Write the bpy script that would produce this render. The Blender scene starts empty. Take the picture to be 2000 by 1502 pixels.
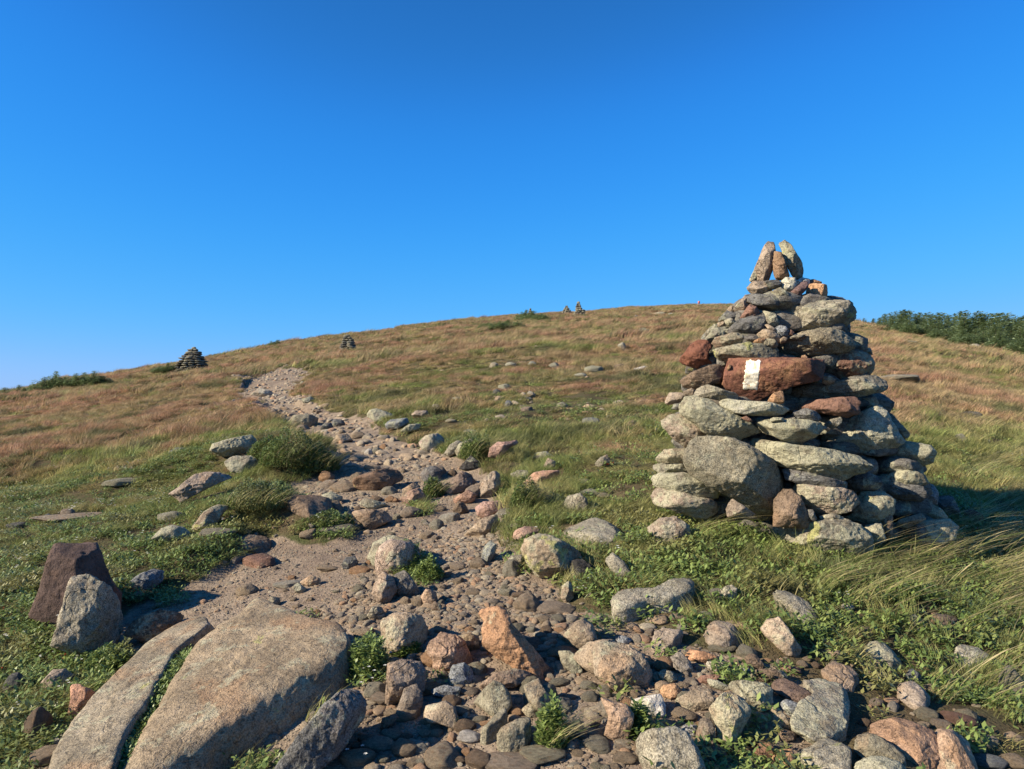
import bpy, math, random
import numpy as np
from mathutils import Vector, Matrix
from mathutils.bvhtree import BVHTree
SC = bpy.context.scene
COL = SC.collection
PI = math.pi
R = math.radians
# ---------------------------------------------------------------- camera
F = 1445.0                       # focal length in pixels of the 2000 px wide photograph
CX, CY, HOR = 1000.0, 751.0, 785.0
EYE = 1.55
PITCH = math.atan((HOR - CY) / F)
cam_d = bpy.data.cameras.new('camera')
cam = bpy.data.objects.new('camera', cam_d); COL.objects.link(cam)
cam.location = (0, 0, EYE)
cam.rotation_euler = (PI / 2 + PITCH, 0, 0)
cam_d.sensor_width = 36.0
cam_d.lens = F / 2000.0 * 36.0
cam_d.clip_start = 0.05
cam_d.clip_end = 20000
SC.camera = cam
# ---------------------------------------------------------------- light
SUN_EL, SUN_DIR = R(28), (0.94, 0.34)          # elevation; horizontal way the light travels
n_ = math.hypot(*SUN_DIR); sx, sy = SUN_DIR[0] / n_, SUN_DIR[1] / n_
to_sun = Vector((-sx * math.cos(SUN_EL), -sy * math.cos(SUN_EL), math.sin(SUN_EL)))
sun_d = bpy.data.lights.new('sun', 'SUN'); sun_d.energy = 5.0; sun_d.angle = R(0.5)
sun_d.color = (1.0, 0.87, 0.68)
sun = bpy.data.objects.new('sun', sun_d); COL.objects.link(sun)
sun.rotation_euler = to_sun.to_track_quat('Z', 'Y').to_euler()
W = bpy.data.worlds.new('World'); SC.world = W; W.use_nodes = True
wn = W.node_tree; bg = wn.nodes['Background']
sky = wn.nodes.new('ShaderNodeTexSky'); sky.sky_type = 'NISHITA'; sky.sun_disc = False
sky.sun_elevation = SUN_EL
sky.sun_rotation = math.atan2(to_sun.x, to_sun.y)
sky.altitude = 1400; sky.air_density = 1.0; sky.dust_density = 0.5; sky.ozone_density = 3.0
hs = wn.nodes.new('ShaderNodeHueSaturation'); hs.inputs['Saturation'].default_value = 1.2
tint = wn.nodes.new('ShaderNodeMix'); tint.data_type = 'RGBA'; tint.blend_type = 'MULTIPLY'
tint.inputs[0].default_value = 1.0; tint.inputs[7].default_value = (0.52 * .1225, 0.93 * .1225, 1.15 * .1225, 1)
wn.links.new(sky.outputs[0], hs.inputs['Color']); wn.links.new(hs.outputs[0], tint.inputs[6]); 
cv = wn.nodes.new('ShaderNodeRGBCurve'); cv.mapping.extend = 'HORIZONTAL'        # camera-like shoulder of the bright horizon sky
for ch, pts in enumerate(([(.0236, .0139), (.039, .0215), (.098, .0625), (.309, .205), (1, .5)], [(.128, .115), (.191, .194), (.374, .309), (.6875, .385), (1, .44)], [(.374, .375), (.517, .59), (.80, .69), (1, .70)])):
    for p_ in pts[:-1]: cv.mapping.curves[ch].points.new(*p_)
    cv.mapping.curves[ch].points[-1].location = pts[-1]
cv.mapping.update()
up = wn.nodes.new('ShaderNodeVectorMath'); up.operation = 'SCALE'; up.inputs['Scale'].default_value = 8.0
wn.links.new(tint.outputs[2], cv.inputs['Color']); wn.links.new(cv.outputs[0], up.inputs[0]); wn.links.new(up.outputs[0], bg.inputs['Color'])
bg.inputs['Strength'].default_value = 0.091
SC.view_settings.view_transform = 'Standard'; SC.view_settings.look = 'None'
SC.view_settings.gamma = 1.0; SC.view_settings.exposure = 1.0
SC.render.engine = 'CYCLES'
SC.cycles.max_bounces = 5; SC.cycles.diffuse_bounces = 3; SC.cycles.glossy_bounces = 2
SC.cycles.transmission_bounces = 3; SC.cycles.transparent_max_bounces = 4
SC.cycles.use_denoising = True
RNG = np.random.default_rng(7)
# ---------------------------------------------------------------- numeric helpers
def _hash(ix, iy, iz, seed):
    h = (ix.astype(np.int64) * 374761393 + iy.astype(np.int64) * 668265263 + iz.astype(np.int64) * 2147483647 % 1274126177 + seed * 144269504) & 0xffffffff
    h = ((h ^ (h >> 13)) * 1274126177) & 0xffffffff
    h = ((h ^ (h >> 16)) * 2246822519) & 0xffffffff
    return ((h ^ (h >> 15)) & 0xffffff) / float(0xffffff) * 2 - 1
def vnoise(p, seed=0):
    p = np.asarray(p, float); i = np.floor(p); f = p - i; f = f * f * f * (f * (f * 6 - 15) + 10)
    i = i.astype(np.int64); out = 0
    for a in (0, 1):
        wa = f[:, 0] if a else 1 - f[:, 0]
        for b in (0, 1):
            wb = f[:, 1] if b else 1 - f[:, 1]
            for c in (0, 1):
                wc = f[:, 2] if c else 1 - f[:, 2]
                out = out + wa * wb * wc * _hash(i[:, 0] + a, i[:, 1] + b, i[:, 2] + c, seed)
    return out
def fbm(p, oct=4, seed=0, gain=0.5):
    s, a, q = 0, 1.0, np.asarray(p, float)
    for k in range(oct):
        s = s + a * vnoise(q, seed + k * 17); a *= gain; q = q * 2.03 + 11.3
    return s
def n2(x, y, sc, oct=3, seed=0):
    return fbm(np.stack([x / sc, y / sc, np.zeros_like(x) + 0.37], -1), oct, seed)
def sstep(a, b, x):
    t = np.clip((x - a) / (b - a), 0, 1); return t * t * (3 - 2 * t)
# ---------------------------------------------------------------- terrain
_ru = [-1.5, -0.85, -.69, -.554, -.484, -.415, -.346, -.30, -.208, -.104, 0, .09, .173, .242, .311, .38, .43, .485, .554, .69, .85, 1.5]
_rp = [850, 790, 775, 745, 728, 712, 685, 672, 655, 633, 619, 612, 603, 597, 597, 606, 618, 636, 650, 676, 700, 760]
_yu = [-1.5, -.69, -.43, -.3, -.2, 0, .3, .45, .52, .7, 1.5]
_yc = [45, 50, 64, 105, 130, 170, 200, 150, 120, 110, 90]
def A_of(u):
    r = (HOR - np.interp(u, _ru, _rp)) / F
    return r + EYE / np.interp(u, _yu, _yc)
def base_z(x, y):
    x = np.asarray(x, float); y = np.asarray(y, float)
    u = x / np.maximum(y, 1.6)
    u = np.clip(u, -1.5, 1.5)
    # smooth the ridge profile close to the viewer
    a0 = A_of(u); a1 = 0.0
    for d in (-.12, -.06, 0, .06, .12): a1 = a1 + A_of(np.clip(u + d, -1.5, 1.5)) / 5
    w = sstep(6, 25, y)
    a = a0 * w + a1 * (1 - w)
    yc = np.interp(u, _yu, _yc)
    yy = np.minimum(y, yc); t = np.maximum(y - yc, 0)
    k = 0.0016
    sl = a - 2 * k * t; tq = np.minimum(t, (a + .22) / (2 * k))
    z = a * yy + a * tq - k * tq * tq - .22 * (t - tq)
    z = np.where(y < 0, a1 * y * .6, z)
    far = np.hypot(x, y)
    return np.maximum(z, -120 - far * .02)
def base_hit(px, py):            # pixel -> base terrain (analytic)
    d = pix_dir(px, py); u = d[0] / d[1]; e = d[2] / d[1]
    lo, hi = 0.6, 400.0
    ys = np.geomspace(.6, 400, 900); xs = u * ys
    hit = np.nonzero(base_z(xs, ys) >= EYE + e * ys)[0]
    if len(hit) == 0: return None
    j = hit[0]; return (xs[j], ys[j])
def pix_dir(px, py):
    a = (px - CX) / F; b = (CY - py) / F
    return np.array([a, math.cos(PITCH) - b * math.sin(PITCH), math.sin(PITCH) + b * math.cos(PITCH)])
CAMP = np.array([0, 0, EYE])
def to_px(x, y, z):
    X, Y, Z = x, y, z - EYE
    f = Y * math.cos(PITCH) + Z * math.sin(PITCH); f = np.where(f < .05, .05, f)
    b = -Y * math.sin(PITCH) + Z * math.cos(PITCH)
    return CX + F * X / f, CY - F * b / f
TRAIL_PX = [(545,714),(492,740),(462,766),(486,798),(540,816),(575,845),(620,862),(655,890),(640,925),(560,945),(548,985),(640,1000),
  (680,1040),(600,1046),(520,1048),(478,1080),(440,1100),(395,1125),(330,1150),(250,1190),(225,1235),(250,1330),(130,1420),(60,1502),(20,1900),
  (1640,1900),(1640,1502),(1650,1400),(1560,1340),(1440,1290),(1330,1265),(1230,1220),(1100,1170),(1040,1110),(1000,1075),(960,1040),(985,1000),(965,930),(930,905),(870,890),
  (835,858),(770,845),(720,815),(640,800),(588,790),(580,762),(612,722)]
def dens(poly, n=4):
    o = []
    for i in range(len(poly)):
        a, b = poly[i], poly[(i + 1) % len(poly)]
        for k in range(n): o.append((a[0] + (b[0] - a[0]) * k / n, a[1] + (b[1] - a[1]) * k / n))
    return o
def world_poly(pp):
    o = []
    for q in pp:
        h = base_hit(*q)
        if h is not None: o.append(h)
    return np.array(o)
def poly_sd(P, x, y):            # signed distance (metres), negative inside
    x = np.ravel(x); y = np.ravel(y)
    d2 = np.full(x.shape, 1e18); ins = np.zeros(x.shape, bool)
    m = len(P)
    for i in range(m):
        ax, ay = P[i]; bx, by = P[(i + 1) % m]
        ex, ey = bx - ax, by - ay
        L = ex * ex + ey * ey + 1e-12
        t = np.clip(((x - ax) * ex + (y - ay) * ey) / L, 0, 1)
        d2 = np.minimum(d2, (x - ax - t * ex) ** 2 + (y - ay - t * ey) ** 2)
        c = (ay > y) != (by > y)
        ins ^= c & (x < (bx - ax) * (y - ay) / (by - ay + 1e-15) + ax)
    return np.where(ins, -1, 1) * np.sqrt(d2)
TRAIL = world_poly(dens(TRAIL_PX, 2))
def bump(x, y, cx, cy, rx, ry, h, pw=2):
    q = ((x - cx) / rx) ** 2 + ((y - cy) / ry) ** 2
    return h * np.exp(-q ** (pw / 2))
MOUNDS = []                      # (x, y, rx, ry, height)
def add_mound(px, py, rx, ry, h):
    p = base_hit(px, py); MOUNDS.append((p[0], p[1], rx, ry, h))
add_mound(572, 912, .52, .42, .20)       # heathy bank left of the trail
add_mound(480, 900, .8, .7, .14)
add_mound(120, 905, 1.5, .8, .22)
add_mound(330, 905, 1.2, .8, .12)
add_mound(180, 985, 1.6, .5, -.10)
add_mound(520, 1010, .45, .3, .12)
add_mound(1015, 990, .35, .35, .08)
add_mound(930, 885, .5, .4, .08)
add_mound(470, 815, 1.5, 1.6, .22)
add_mound(380, 770, 2.5, 2.5, .3)
add_mound(1060, 700, 5, 1.2, .25)
add_mound(1800, 1010, .8, .5, .08)
def ground_z(x, y):
    sh = np.shape(x)
    x = np.ravel(np.asarray(x, float)); y = np.ravel(np.asarray(y, float))
    z = base_z(x, y)
    sd = poly_sd(TRAIL, x, y)
    off = sstep(-.12, .30, sd)
    r = np.hypot(x, y)
    k = np.clip(r / 12, .3, 1.0)
    z = z + off * (.045 * n2(x, y, .55, 2, 3) + .07 * k * n2(x, y, 1.7, 2, 5) + .04)
    z = z + (1 - off) * (-.07 * sstep(3.2, 6, y) + .018 * n2(x, y, .35, 3, 9))
    z = z + .36 * sstep(12, 50, r) * n2(x, y, 9, 3, 13) + .12 * sstep(30, 80, r) * n2(x, y, 3.2, 2, 14) + .06 * n2(x, y, 3.5, 2, 15) * sstep(2, 8, r)
    for (cx, cy, rx, ry, h) in MOUNDS: z = z + bump(x, y, cx, cy, rx, ry, h) * np.where(sd < -.1, .15, 1) if h > .2 else z + bump(x, y, cx, cy, rx, ry, h)
    return z.reshape(sh)
def ragged(x, y, seed):            # wandering edge of the trail, wider up the slope
    e = np.clip(.05 + .022 * (np.asarray(y) - 8), .05, .55)
    return e * n2(x, y, .3, 2, seed) + e * .9 * n2(x, y, 1.6, 2, seed + 1) * (np.asarray(y) > 8)
def gz(x, y): return float(ground_z(np.array([x]), np.array([y]))[0])
_YS = np.geomspace(1.2, 330, 520)
def ghit(px, py):                # pixel -> point on the real ground
    d = pix_dir(px, py); u = d[0] / d[1]; e = d[2] / d[1]
    g = ground_z(u * _YS, _YS) - (EYE + e * _YS)
    h = np.nonzero(g >= 0)[0]
    if len(h) == 0: return None
    j = h[0]
    if j == 0: y = _YS[0]
    else:
        t = g[j - 1] / (g[j - 1] - g[j]); y = _YS[j - 1] + t * (_YS[j] - _YS[j - 1])
    return np.array([u * y, y, EYE + e * y])
# ---------------------------------------------------------------- objects and materials
def mesh_of(name, v, f, mat=None, smooth=True, nper=None):
    me = bpy.data.meshes.new(name)
    v = np.asarray(v, np.float32); f = np.asarray(f, np.int32)
    me.vertices.add(len(v)); me.vertices.foreach_set('co', v.ravel())
    k = f.shape[1]
    me.loops.add(f.size); me.loops.foreach_set('vertex_index', f.ravel())
    me.polygons.add(len(f)); me.polygons.foreach_set('loop_start', np.arange(0, f.size, k, dtype=np.int32))
    if smooth: me.polygons.foreach_set('use_smooth', np.ones(len(f), bool))
    me.update(calc_edges=True)
    if mat: me.materials.append(mat)
    return me
def fattr(me, name, arr, dom='POINT'):
    a = me.attributes.new(name, 'FLOAT', dom); a.data.foreach_set('value', np.asarray(arr, np.float32))
def obj(name, me, parent=None, loc=None):
    o = bpy.data.objects.new(name, me); COL.objects.link(o)
    if parent is not None: o.parent = parent
    if loc is not None: o.location = loc
    return o
def tag(o, label=None, cat=None, group=None, kind=None):
    if label: o['label'] = label
    if cat: o['category'] = cat
    if group: o['group'] = group
    if kind: o['kind'] = kind
    return o
class NT:
    def __init__(s, name):
        s.m = bpy.data.materials.new(name); s.m.use_nodes = True; s.t = s.m.node_tree
        s.t.nodes.clear(); s.out = s.n('ShaderNodeOutputMaterial')
    def n(s, ty, **kw):
        x = s.t.nodes.new(ty)
        for k, v in kw.items(): setattr(x, k, v)
        return x
    def put(s, node, **kw):
        for k, v in kw.items():
            k = k.replace('_', ' ')
            if hasattr(v, 'is_output'): s.t.links.new(v, node.inputs[k])
            else: node.inputs[k].default_value = v
        return node
    def noise(s, vec, scale, detail=4, rough=.55, dist=0.0, out='Fac'):
        x = s.n('ShaderNodeTexNoise'); s.put(x, Scale=scale, Detail=detail, Roughness=rough, Distortion=dist)
        s.t.links.new(vec, x.inputs['Vector']); return x.outputs[out]
    def vor(s, vec, scale, feat='F1', out='Distance', rnd=1.0):
        x = s.n('ShaderNodeTexVoronoi', feature=feat); s.put(x, Scale=scale, Randomness=rnd)
        s.t.links.new(vec, x.inputs['Vector']); return x.outputs[out]
    def ramp(s, v, a, b, lo=0.0, hi=1.0):
        x = s.n('ShaderNodeMapRange', interpolation_type='SMOOTHSTEP'); s.t.links.new(v, x.inputs[0])
        for i, q in enumerate((a, b, lo, hi)): x.inputs[i + 1].default_value = q
        return x.outputs[0]
    def math(s, op, a, b=None, clamp=False):
        x = s.n('ShaderNodeMath', operation=op, use_clamp=clamp)
        for i, q in enumerate((a, b)):
            if q is None: continue
            if hasattr(q, 'is_output'): s.t.links.new(q, x.inputs[i])
            else: x.inputs[i].default_value = q
        return x.outputs[0]
    def mix(s, f, a, b, mode='MIX'):
        x = s.n('ShaderNodeMix', data_type='RGBA', blend_type=mode)
        for i, q in ((0, f), (6, a), (7, b)):
            if hasattr(q, 'is_output'): s.t.links.new(q, x.inputs[i])
            else: x.inputs[i].default_value = (*q, 1) if isinstance(q, tuple) and len(q) == 3 else q
        return x.outputs[2]
    def vmath(s, op, a, b):
        x = s.n('ShaderNodeVectorMath', operation=op)
        for i, q in enumerate((a, b)):
            if hasattr(q, 'is_output'): s.t.links.new(q, x.inputs[i])
            else: x.inputs[i].default_value = q
        return x.outputs[0]
    def bump(s, h, strength, dist, nrm=None):
        x = s.n('ShaderNodeBump'); s.put(x, Strength=strength, Distance=dist, Height=h)
        if nrm is not None: s.t.links.new(nrm, x.inputs['Normal'])
        return x.outputs[0]
    def finish(s, col, rough=.85, nrm=None, spec=.25, trans=0.0):
        p = s.n('ShaderNodeBsdfPrincipled')
        p.inputs['Roughness'].default_value = rough if not hasattr(rough, 'is_output') else .8
        if hasattr(rough, 'is_output'): s.t.links.new(rough, p.inputs['Roughness'])
        p.inputs['Specular IOR Level'].default_value = spec
        if hasattr(col, 'is_output'): s.t.links.new(col, p.inputs['Base Color'])
        else: p.inputs['Base Color'].default_value = (*col, 1)
        if nrm is not None: s.t.links.new(nrm, p.inputs['Normal'])
        o = p.outputs[0]
        if trans > 0:
            tr = s.n('ShaderNodeBsdfTranslucent')
            if hasattr(col, 'is_output'): s.t.links.new(col, tr.inputs['Color'])
            else: tr.inputs['Color'].default_value = (*col, 1)
            mx = s.n('ShaderNodeMixShader'); mx.inputs[0].default_value = trans
            s.t.links.new(o, mx.inputs[1]); s.t.links.new(tr.outputs[0], mx.inputs[2]); o = mx.outputs[0]
        s.t.links.new(o, s.out.inputs[0]); return s.m
def rock_mat(name, lichen=.4, yellow=.1, rust=.2, black=.2, grain=.5, fol=.3, obj_scale=1.0, inst=False, crack=.5):
    s = NT(name)
    oi = s.n('ShaderNodeObjectInfo'); tc = s.n('ShaderNodeTexCoord')
    rr = s.n('ShaderNodeCombineXYZ')
    r100 = s.math('MULTIPLY', oi.outputs['Random'], 37.0)
    for k in range(3): s.t.links.new(r100, rr.inputs[k])
    co = s.vmath('ADD', tc.outputs['Object'], rr.outputs[0])
    if inst:
        cr = s.n('ShaderNodeValToRGB'); s.t.links.new(oi.outputs['Random'], cr.inputs[0])
        cr.color_ramp.interpolation = 'CONSTANT'
        cols = [(0.371,0.286,0.193),(0.307,0.261,0.197),(0.411,0.310,0.213),(0.250,0.220,0.177),(0.339,0.261,0.181),(0.403,0.294,0.193),(0.282,0.240,0.181),(0.439,0.384,0.286),(0.226,0.187,0.145),(0.371,0.306,0.221),(0.403,0.261,0.165),(0.347,0.286,0.209)]
        e = cr.color_ramp.elements; e[0].color = (*cols[0], 1); e[1].position = .99; e[1].color = (*cols[1], 1)
        for k in range(1, len(cols)): q = e.new(k / len(cols)); q.color = (*cols[k], 1)
        base = cr.outputs[0]
    else: base = oi.outputs['Color']
    st = s.n('ShaderNodeMapping'); s.t.links.new(co, st.inputs[0]); st.inputs['Scale'].default_value = (1, 1, 5); st.inputs['Rotation'].default_value = (.35, .2, 0)
    big = s.noise(co, 5.0, 3); med = s.noise(co, 22, 5, .6); fin = s.noise(co, 150, 3, .7)
    folv = s.noise(st.outputs[0], 14, 4, .6, .6)
    sc = s.ramp(big, .3, .7, .72, 1.25)
    c = s.mix(1.0, base, sc, 'MULTIPLY')
    c = s.mix(s.ramp(med, .35, .62, 0, .35), c, s.mix(1.0, c, (.62, .55, .48), 'MULTIPLY'))
    if fol > 0: c = s.mix(s.math('MULTIPLY', s.ramp(folv, .45, .62), fol), c, s.mix(1.0, c, (.5, .48, .46), 'MULTIPLY'))
    if rust > 0:
        rm = s.ramp(s.noise(co, 3.3, 4, .6, .4), .52 , .66)
        c = s.mix(s.math('MULTIPLY', rm, rust * .8), c, (.29, .165, .085))
    if lichen > 0:
        lm = s.ramp(s.noise(s.vmath('ADD', co, (5, 9, 2)), 7.5, 6, .68, .3), .62 - .17 * lichen, .70 - .17 * lichen)
        lb = s.math('MULTIPLY', lm, s.ramp(med, .30, .55, .35, 1.0))
        c = s.mix(s.math('MULTIPLY', lb, .62), c, (.37, .36, .245))
    if black > 0:
        bm = s.ramp(s.noise(s.vmath('ADD', co, (1, 4, 7)), 17, 5, .7), .60, .66)
        c = s.mix(s.math('MULTIPLY', bm, black), c, (.035, .035, .035))
    if yellow > 0:
        ym = s.ramp(s.noise(s.vmath('ADD', co, (8, 1, 3)), 6.0, 5, .6, .5), .715 - .125 * yellow, .76 - .125 * yellow)
        c = s.mix(s.math('MULTIPLY', s.math('MULTIPLY', ym, s.ramp(fin, .3, .6, .45, 1.0)), .75), c, (.33, .33, .11))
    g1 = s.ramp(fin, .38, .62, 1 - .55 * grain, 1 + .5 * grain)
    c = s.mix(1.0, c, g1, 'MULTIPLY')
    sp = s.ramp(s.vor(co, 90), .05, .22, .5, 1.0)
    c = s.mix(grain * .6, c, s.mix(1.0, c, sp, 'MULTIPLY'))
    ck = s.vmath('ADD', co, s.vmath('MULTIPLY', s.noise(co, 4, 3, .6, 0, 'Color'), (.22, .22, .22)))
    cr_ = s.ramp(s.vor(ck, 4.2, 'DISTANCE_TO_EDGE'), .0, .022, 1, 0)
    cr_ = s.math('MULTIPLY', cr_, s.ramp(s.noise(co, 2.5, 2), .52, .62, 0, crack))
    c = s.mix(cr_, c, s.mix(1.0, c, (.32, .30, .28), 'MULTIPLY'))
    pit = s.ramp(s.noise(s.vmath('ADD', co, (3, 3, 8)), 42, 4, .7), .56, .66)
    c = s.mix(s.math('MULTIPLY', pit, .5), c, s.mix(1.0, c, (.42, .40, .37), 'MULTIPLY'))
    h = s.math('ADD', s.math('MULTIPLY', med, 1.2), s.math('ADD', s.math('MULTIPLY', fin, .4), s.math('MULTIPLY', folv, fol * 1.6)))
    h = s.math('SUBTRACT', h, s.math('ADD', s.math('MULTIPLY', cr_, 1.0), s.math('MULTIPLY', pit, .35)))
    nb = s.bump(h, .85, .018 * obj_scale)
    return s.finish(c, .88, nb, .2)
M = {
 'lichen': rock_mat('lichen_rock', 1.0, .38, .1, .35, .55, .45),
 'pale': rock_mat('pale_lichen_rock', 1.35, .62, .05, .25, .5, .35),
 'yellow': rock_mat('yellow_lichen_rock', .8, .95, .1, .6, .5, .4),
 'dark': rock_mat('dark_lichen_rock', .55, .25, .1, .8, .5, .6),
 'granite': rock_mat('grey_granite', .35, .12, .15, .25, .85, .05),
 'tan': rock_mat('tan_rock', .15, .05, .45, .15, .5, .35),
 'rust': rock_mat('rusty_rock', 0, 0, .85, .35, .35, .25, crack=.12),
 'slab': rock_mat('slab_granite', .45, .4, .6, .2, .55, .0, crack=.15),
 'iron': rock_mat('dark_ironstone', 0, 0, .22, .25, .35, .15, crack=.1),
 'pebble': rock_mat('pebble_rock', .1, 0, .2, .2, .4, .15, .4, True),
}
C = {'grey': (.27, .245, .185), 'dgrey': (.14, .138, .13), 'tan': (.32, .25, .175), 'pink': (.31, .25, .19), 'brown': (.20, .145, .10), 'rust': (.22, .095, .06),
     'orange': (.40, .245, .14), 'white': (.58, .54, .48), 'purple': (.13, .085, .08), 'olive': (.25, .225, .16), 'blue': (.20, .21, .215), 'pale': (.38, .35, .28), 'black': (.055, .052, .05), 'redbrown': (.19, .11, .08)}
# ---------------------------------------------------------------- rock shapes
import bmesh
_ico = {}
def ico(n):
    if n not in _ico:
        b = bmesh.new(); bmesh.ops.create_icosphere(b, subdivisions=n, radius=1)
        v = np.array([x.co[:] for x in b.verts]); f = np.array([[q.index for q in x.verts] for x in b.faces]); b.free()
        v /= np.linalg.norm(v, axis=1)[:, None]
        _ico[n] = (v, f)
    return _ico[n]
def radial(poly, n=720):
    P = np.asarray(poly, float); th = np.linspace(-PI, PI, n, endpoint=False); dx, dy = np.cos(th), np.sin(th)
    best = np.zeros(n)
    for i in range(len(P)):
        a = P[i]; e = P[(i + 1) % len(P)] - a
        det = dx * (-e[1]) - dy * (-e[0]); det = np.where(abs(det) < 1e-12, 1e-12, det)
        t = (a[0] * (-e[1]) - a[1] * (-e[0])) / det
        s = (dx * a[1] - dy * a[0]) / det
        ok = (t > 0) & (s >= -1e-6) & (s <= 1 + 1e-6)
        best = np.where(ok & (t > best), t, best)
    best = np.where(best <= 0, np.median(best[best > 0]) if (best > 0).any() else .1, best)
    return best
def rock(poly, d, seed, p=18, facets=6, flat=.0, rough=.06, sub=5, planes=(), dback=None, swell=1.03, layered=.0, chips=None):
    """star-shaped stone: outline polygon in the a-b plane, thickness along c, cut by facet planes"""
    rg = np.random.default_rng(seed)
    P = np.asarray(poly, float)
    hw, hh = (P[:, 0].max() - P[:, 0].min()) / 2, (P[:, 1].max() - P[:, 1].min()) / 2
    tab = radial(P); n = len(tab)
    V, Fc = ico(sub)
    v = V * np.array([hw, hh, d]); v /= np.linalg.norm(v, axis=1)[:, None]
    th = np.arctan2(v[:, 1], v[:, 0]); sxy = np.hypot(v[:, 0], v[:, 1]) + 1e-9
    fi = (th + PI) / (2 * PI) * n; i0 = np.floor(fi).astype(int); fr = fi - i0
    Rt = tab[i0 % n] * (1 - fr) + tab[(i0 + 1) % n] * fr
    inv = (sxy / Rt / swell) ** p
    pl = [((0, 0, 1), d), ((0, 0, -1), dback or d)]
    for k in range(facets):
        a = rg.uniform(0, 2 * PI); tl = R(rg.uniform(22, 58)); sgn = 1 if k % 4 != 3 else -1
        nn = np.array([math.cos(a) * math.sin(tl), math.sin(a) * math.sin(tl), sgn * math.cos(tl)])
        kk = rg.uniform(.74, .95)
        pl.append((nn, kk * math.sqrt((hw * nn[0]) ** 2 + (hh * nn[1]) ** 2 + (d * nn[2]) ** 2)))
    for (nn, kk) in planes:
        nn = np.array(nn, float); nn /= np.linalg.norm(nn)
        pl.append((nn, kk * math.sqrt((hw * nn[0]) ** 2 + (hh * nn[1]) ** 2 + (d * nn[2]) ** 2)))
    for nn, o in pl:
        q = np.maximum(v @ np.asarray(nn, float), 0) / o
        inv = inv + q ** p
    r = inv ** (-1.0 / p)
    S = (hw * hh * d) ** (1 / 3)
    pos = v * r[:, None]
    if chips is None: chips = 14 if p <= 10 else 44
    sc3 = np.array([hw, hh, d]); ids = rg.integers(0, len(pos), max(chips, 1))
    for k in range(chips):               # flat fracture faces knocked off all round
        p0 = pos[ids[k]]; nn = p0 / sc3 ** 2; nn /= np.linalg.norm(nn); nn = nn + rg.normal(size=3) * .28; nn /= np.linalg.norm(nn)
        pr = pos @ nn; mx = pr.max()
        dl = rg.uniform(.01, .03) if p <= 10 else rg.uniform(.02, .09)
        o = max(p0 @ nn * (1 - dl), mx * (.965 if p <= 10 else (.97 if abs(nn[2]) < .55 else .86)))
        pos = pos * np.minimum(1, o / np.maximum(pr, 1e-6))[:, None]
    q = pos / S + seed * 3.1
    amp = 1 + rough * fbm(q * 1.3, 4, seed, .55)
    rid = 1 - abs(fbm(q * 2.2, 3, seed + 5))
    amp = amp - rough * .5 * np.clip(rid - .75, 0, 1) * 2
    if layered > 0:
        qs = q * np.array([.5, 3.2, .5]); amp = amp + layered * rough * vnoise(qs, seed + 9)
    pos = pos * amp[:, None]
    pos = pos + v * (fbm(pos * 45 + seed, 3, seed + 2, .6) * min(.0045, S * .03))[:, None]
    return pos, Fc
ROCK_BVH = {}
def frame_at(px, py, D):
    d = pix_dir(px, py); d = d / np.linalg.norm(d)
    r = np.cross(d, [0, 0, 1.0]); r /= np.linalg.norm(r); u = np.cross(r, d)
    return CAMP + d * D, r, u, -d
def poly_centroid(P):
    P = np.asarray(P, float); x, y = P[:, 0], P[:, 1]; x1, y1 = np.roll(x, -1), np.roll(y, -1)
    cr = x * y1 - x1 * y; a = cr.sum() / 2
    if abs(a) < 1e-9: return P.mean(0)
    return np.array([((x + x1) * cr).sum() / (6 * a), ((y + y1) * cr).sum() / (6 * a)])
def stand_rock(name, pp, D, mat, col, seed, parent=None, dk=.45, back=1.4, front=None, **kw):
    """a stone whose outline pp faces the path where the photographer stood; D = distance of its centre"""
    cpx = poly_centroid(pp)
    o, r, u, c = frame_at(cpx[0], cpx[1], D)
    fw = -c; L = []
    for q in pp:
        d = pix_dir(*q); t = D / (d @ fw); w = CAMP + d * t - o
        L.append((w @ r, w @ u))
    L = np.array(L)
    hw, hh = np.ptp(L[:, 0]) / 2, np.ptp(L[:, 1]) / 2
    d = dk * 2 * math.sqrt(hw * hh) if front is None else front
    v, f = rock(L, d, seed, dback=d * back, **kw)
    Rm = np.stack([r, u, c], 0)              # rows: local a, b, c in world axes
    me = mesh_of(name, v @ Rm, f, M[mat])
    ob = obj(name, me, parent)
    ob.location = Vector(o) - (Vector(parent.location) if parent is not None else Vector())
    ob.color = (*(C[col] if isinstance(col, str) else col), 1)
    ROCK_BVH[ob] = (o + v @ Rm, f)
    return ob
def flat_rock(name, pp, h, mat, col, seed, sink=.5, tilt=(0, 0), **kw):
    """a slab lying in the ground; outline pp is traced on the ground raised by about its height"""
    L = []
    for q in pp:
        g = None
        d = pix_dir(*q); u = d[0] / d[1]; e = d[2] / d[1]
        zz = ground_z(u * _YS, _YS) + h * .65 - (EYE + e * _YS)
        j = np.nonzero(zz >= 0)[0][0]; j = max(j, 1)
        t = zz[j - 1] / (zz[j - 1] - zz[j]); y = _YS[j - 1] + t * (_YS[j] - _YS[j - 1]); L.append((u * y, y))
    L = np.array(L); c = poly_centroid(L); L = L - c
    e = .25; gx = (gz(c[0] + e, c[1]) - gz(c[0] - e, c[1])) / (2 * e) + tilt[0]; gy = (gz(c[0], c[1] + e) - gz(c[0], c[1] - e)) / (2 * e) + tilt[1]
    v, f = rock(L, h, seed, dback=h * 1.2, **kw)
    v[:, 2] += gx * v[:, 0] + gy * v[:, 1]
    me = mesh_of(name, v, f, M[mat]); ob = obj(name, me)
    ob.location = (c[0], c[1], gz(c[0], c[1]) + h * (1 - 2 * sink) * .5 + .018)
    ob.color = (*(C[col] if isinstance(col, str) else col), 1)
    return ob
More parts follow.
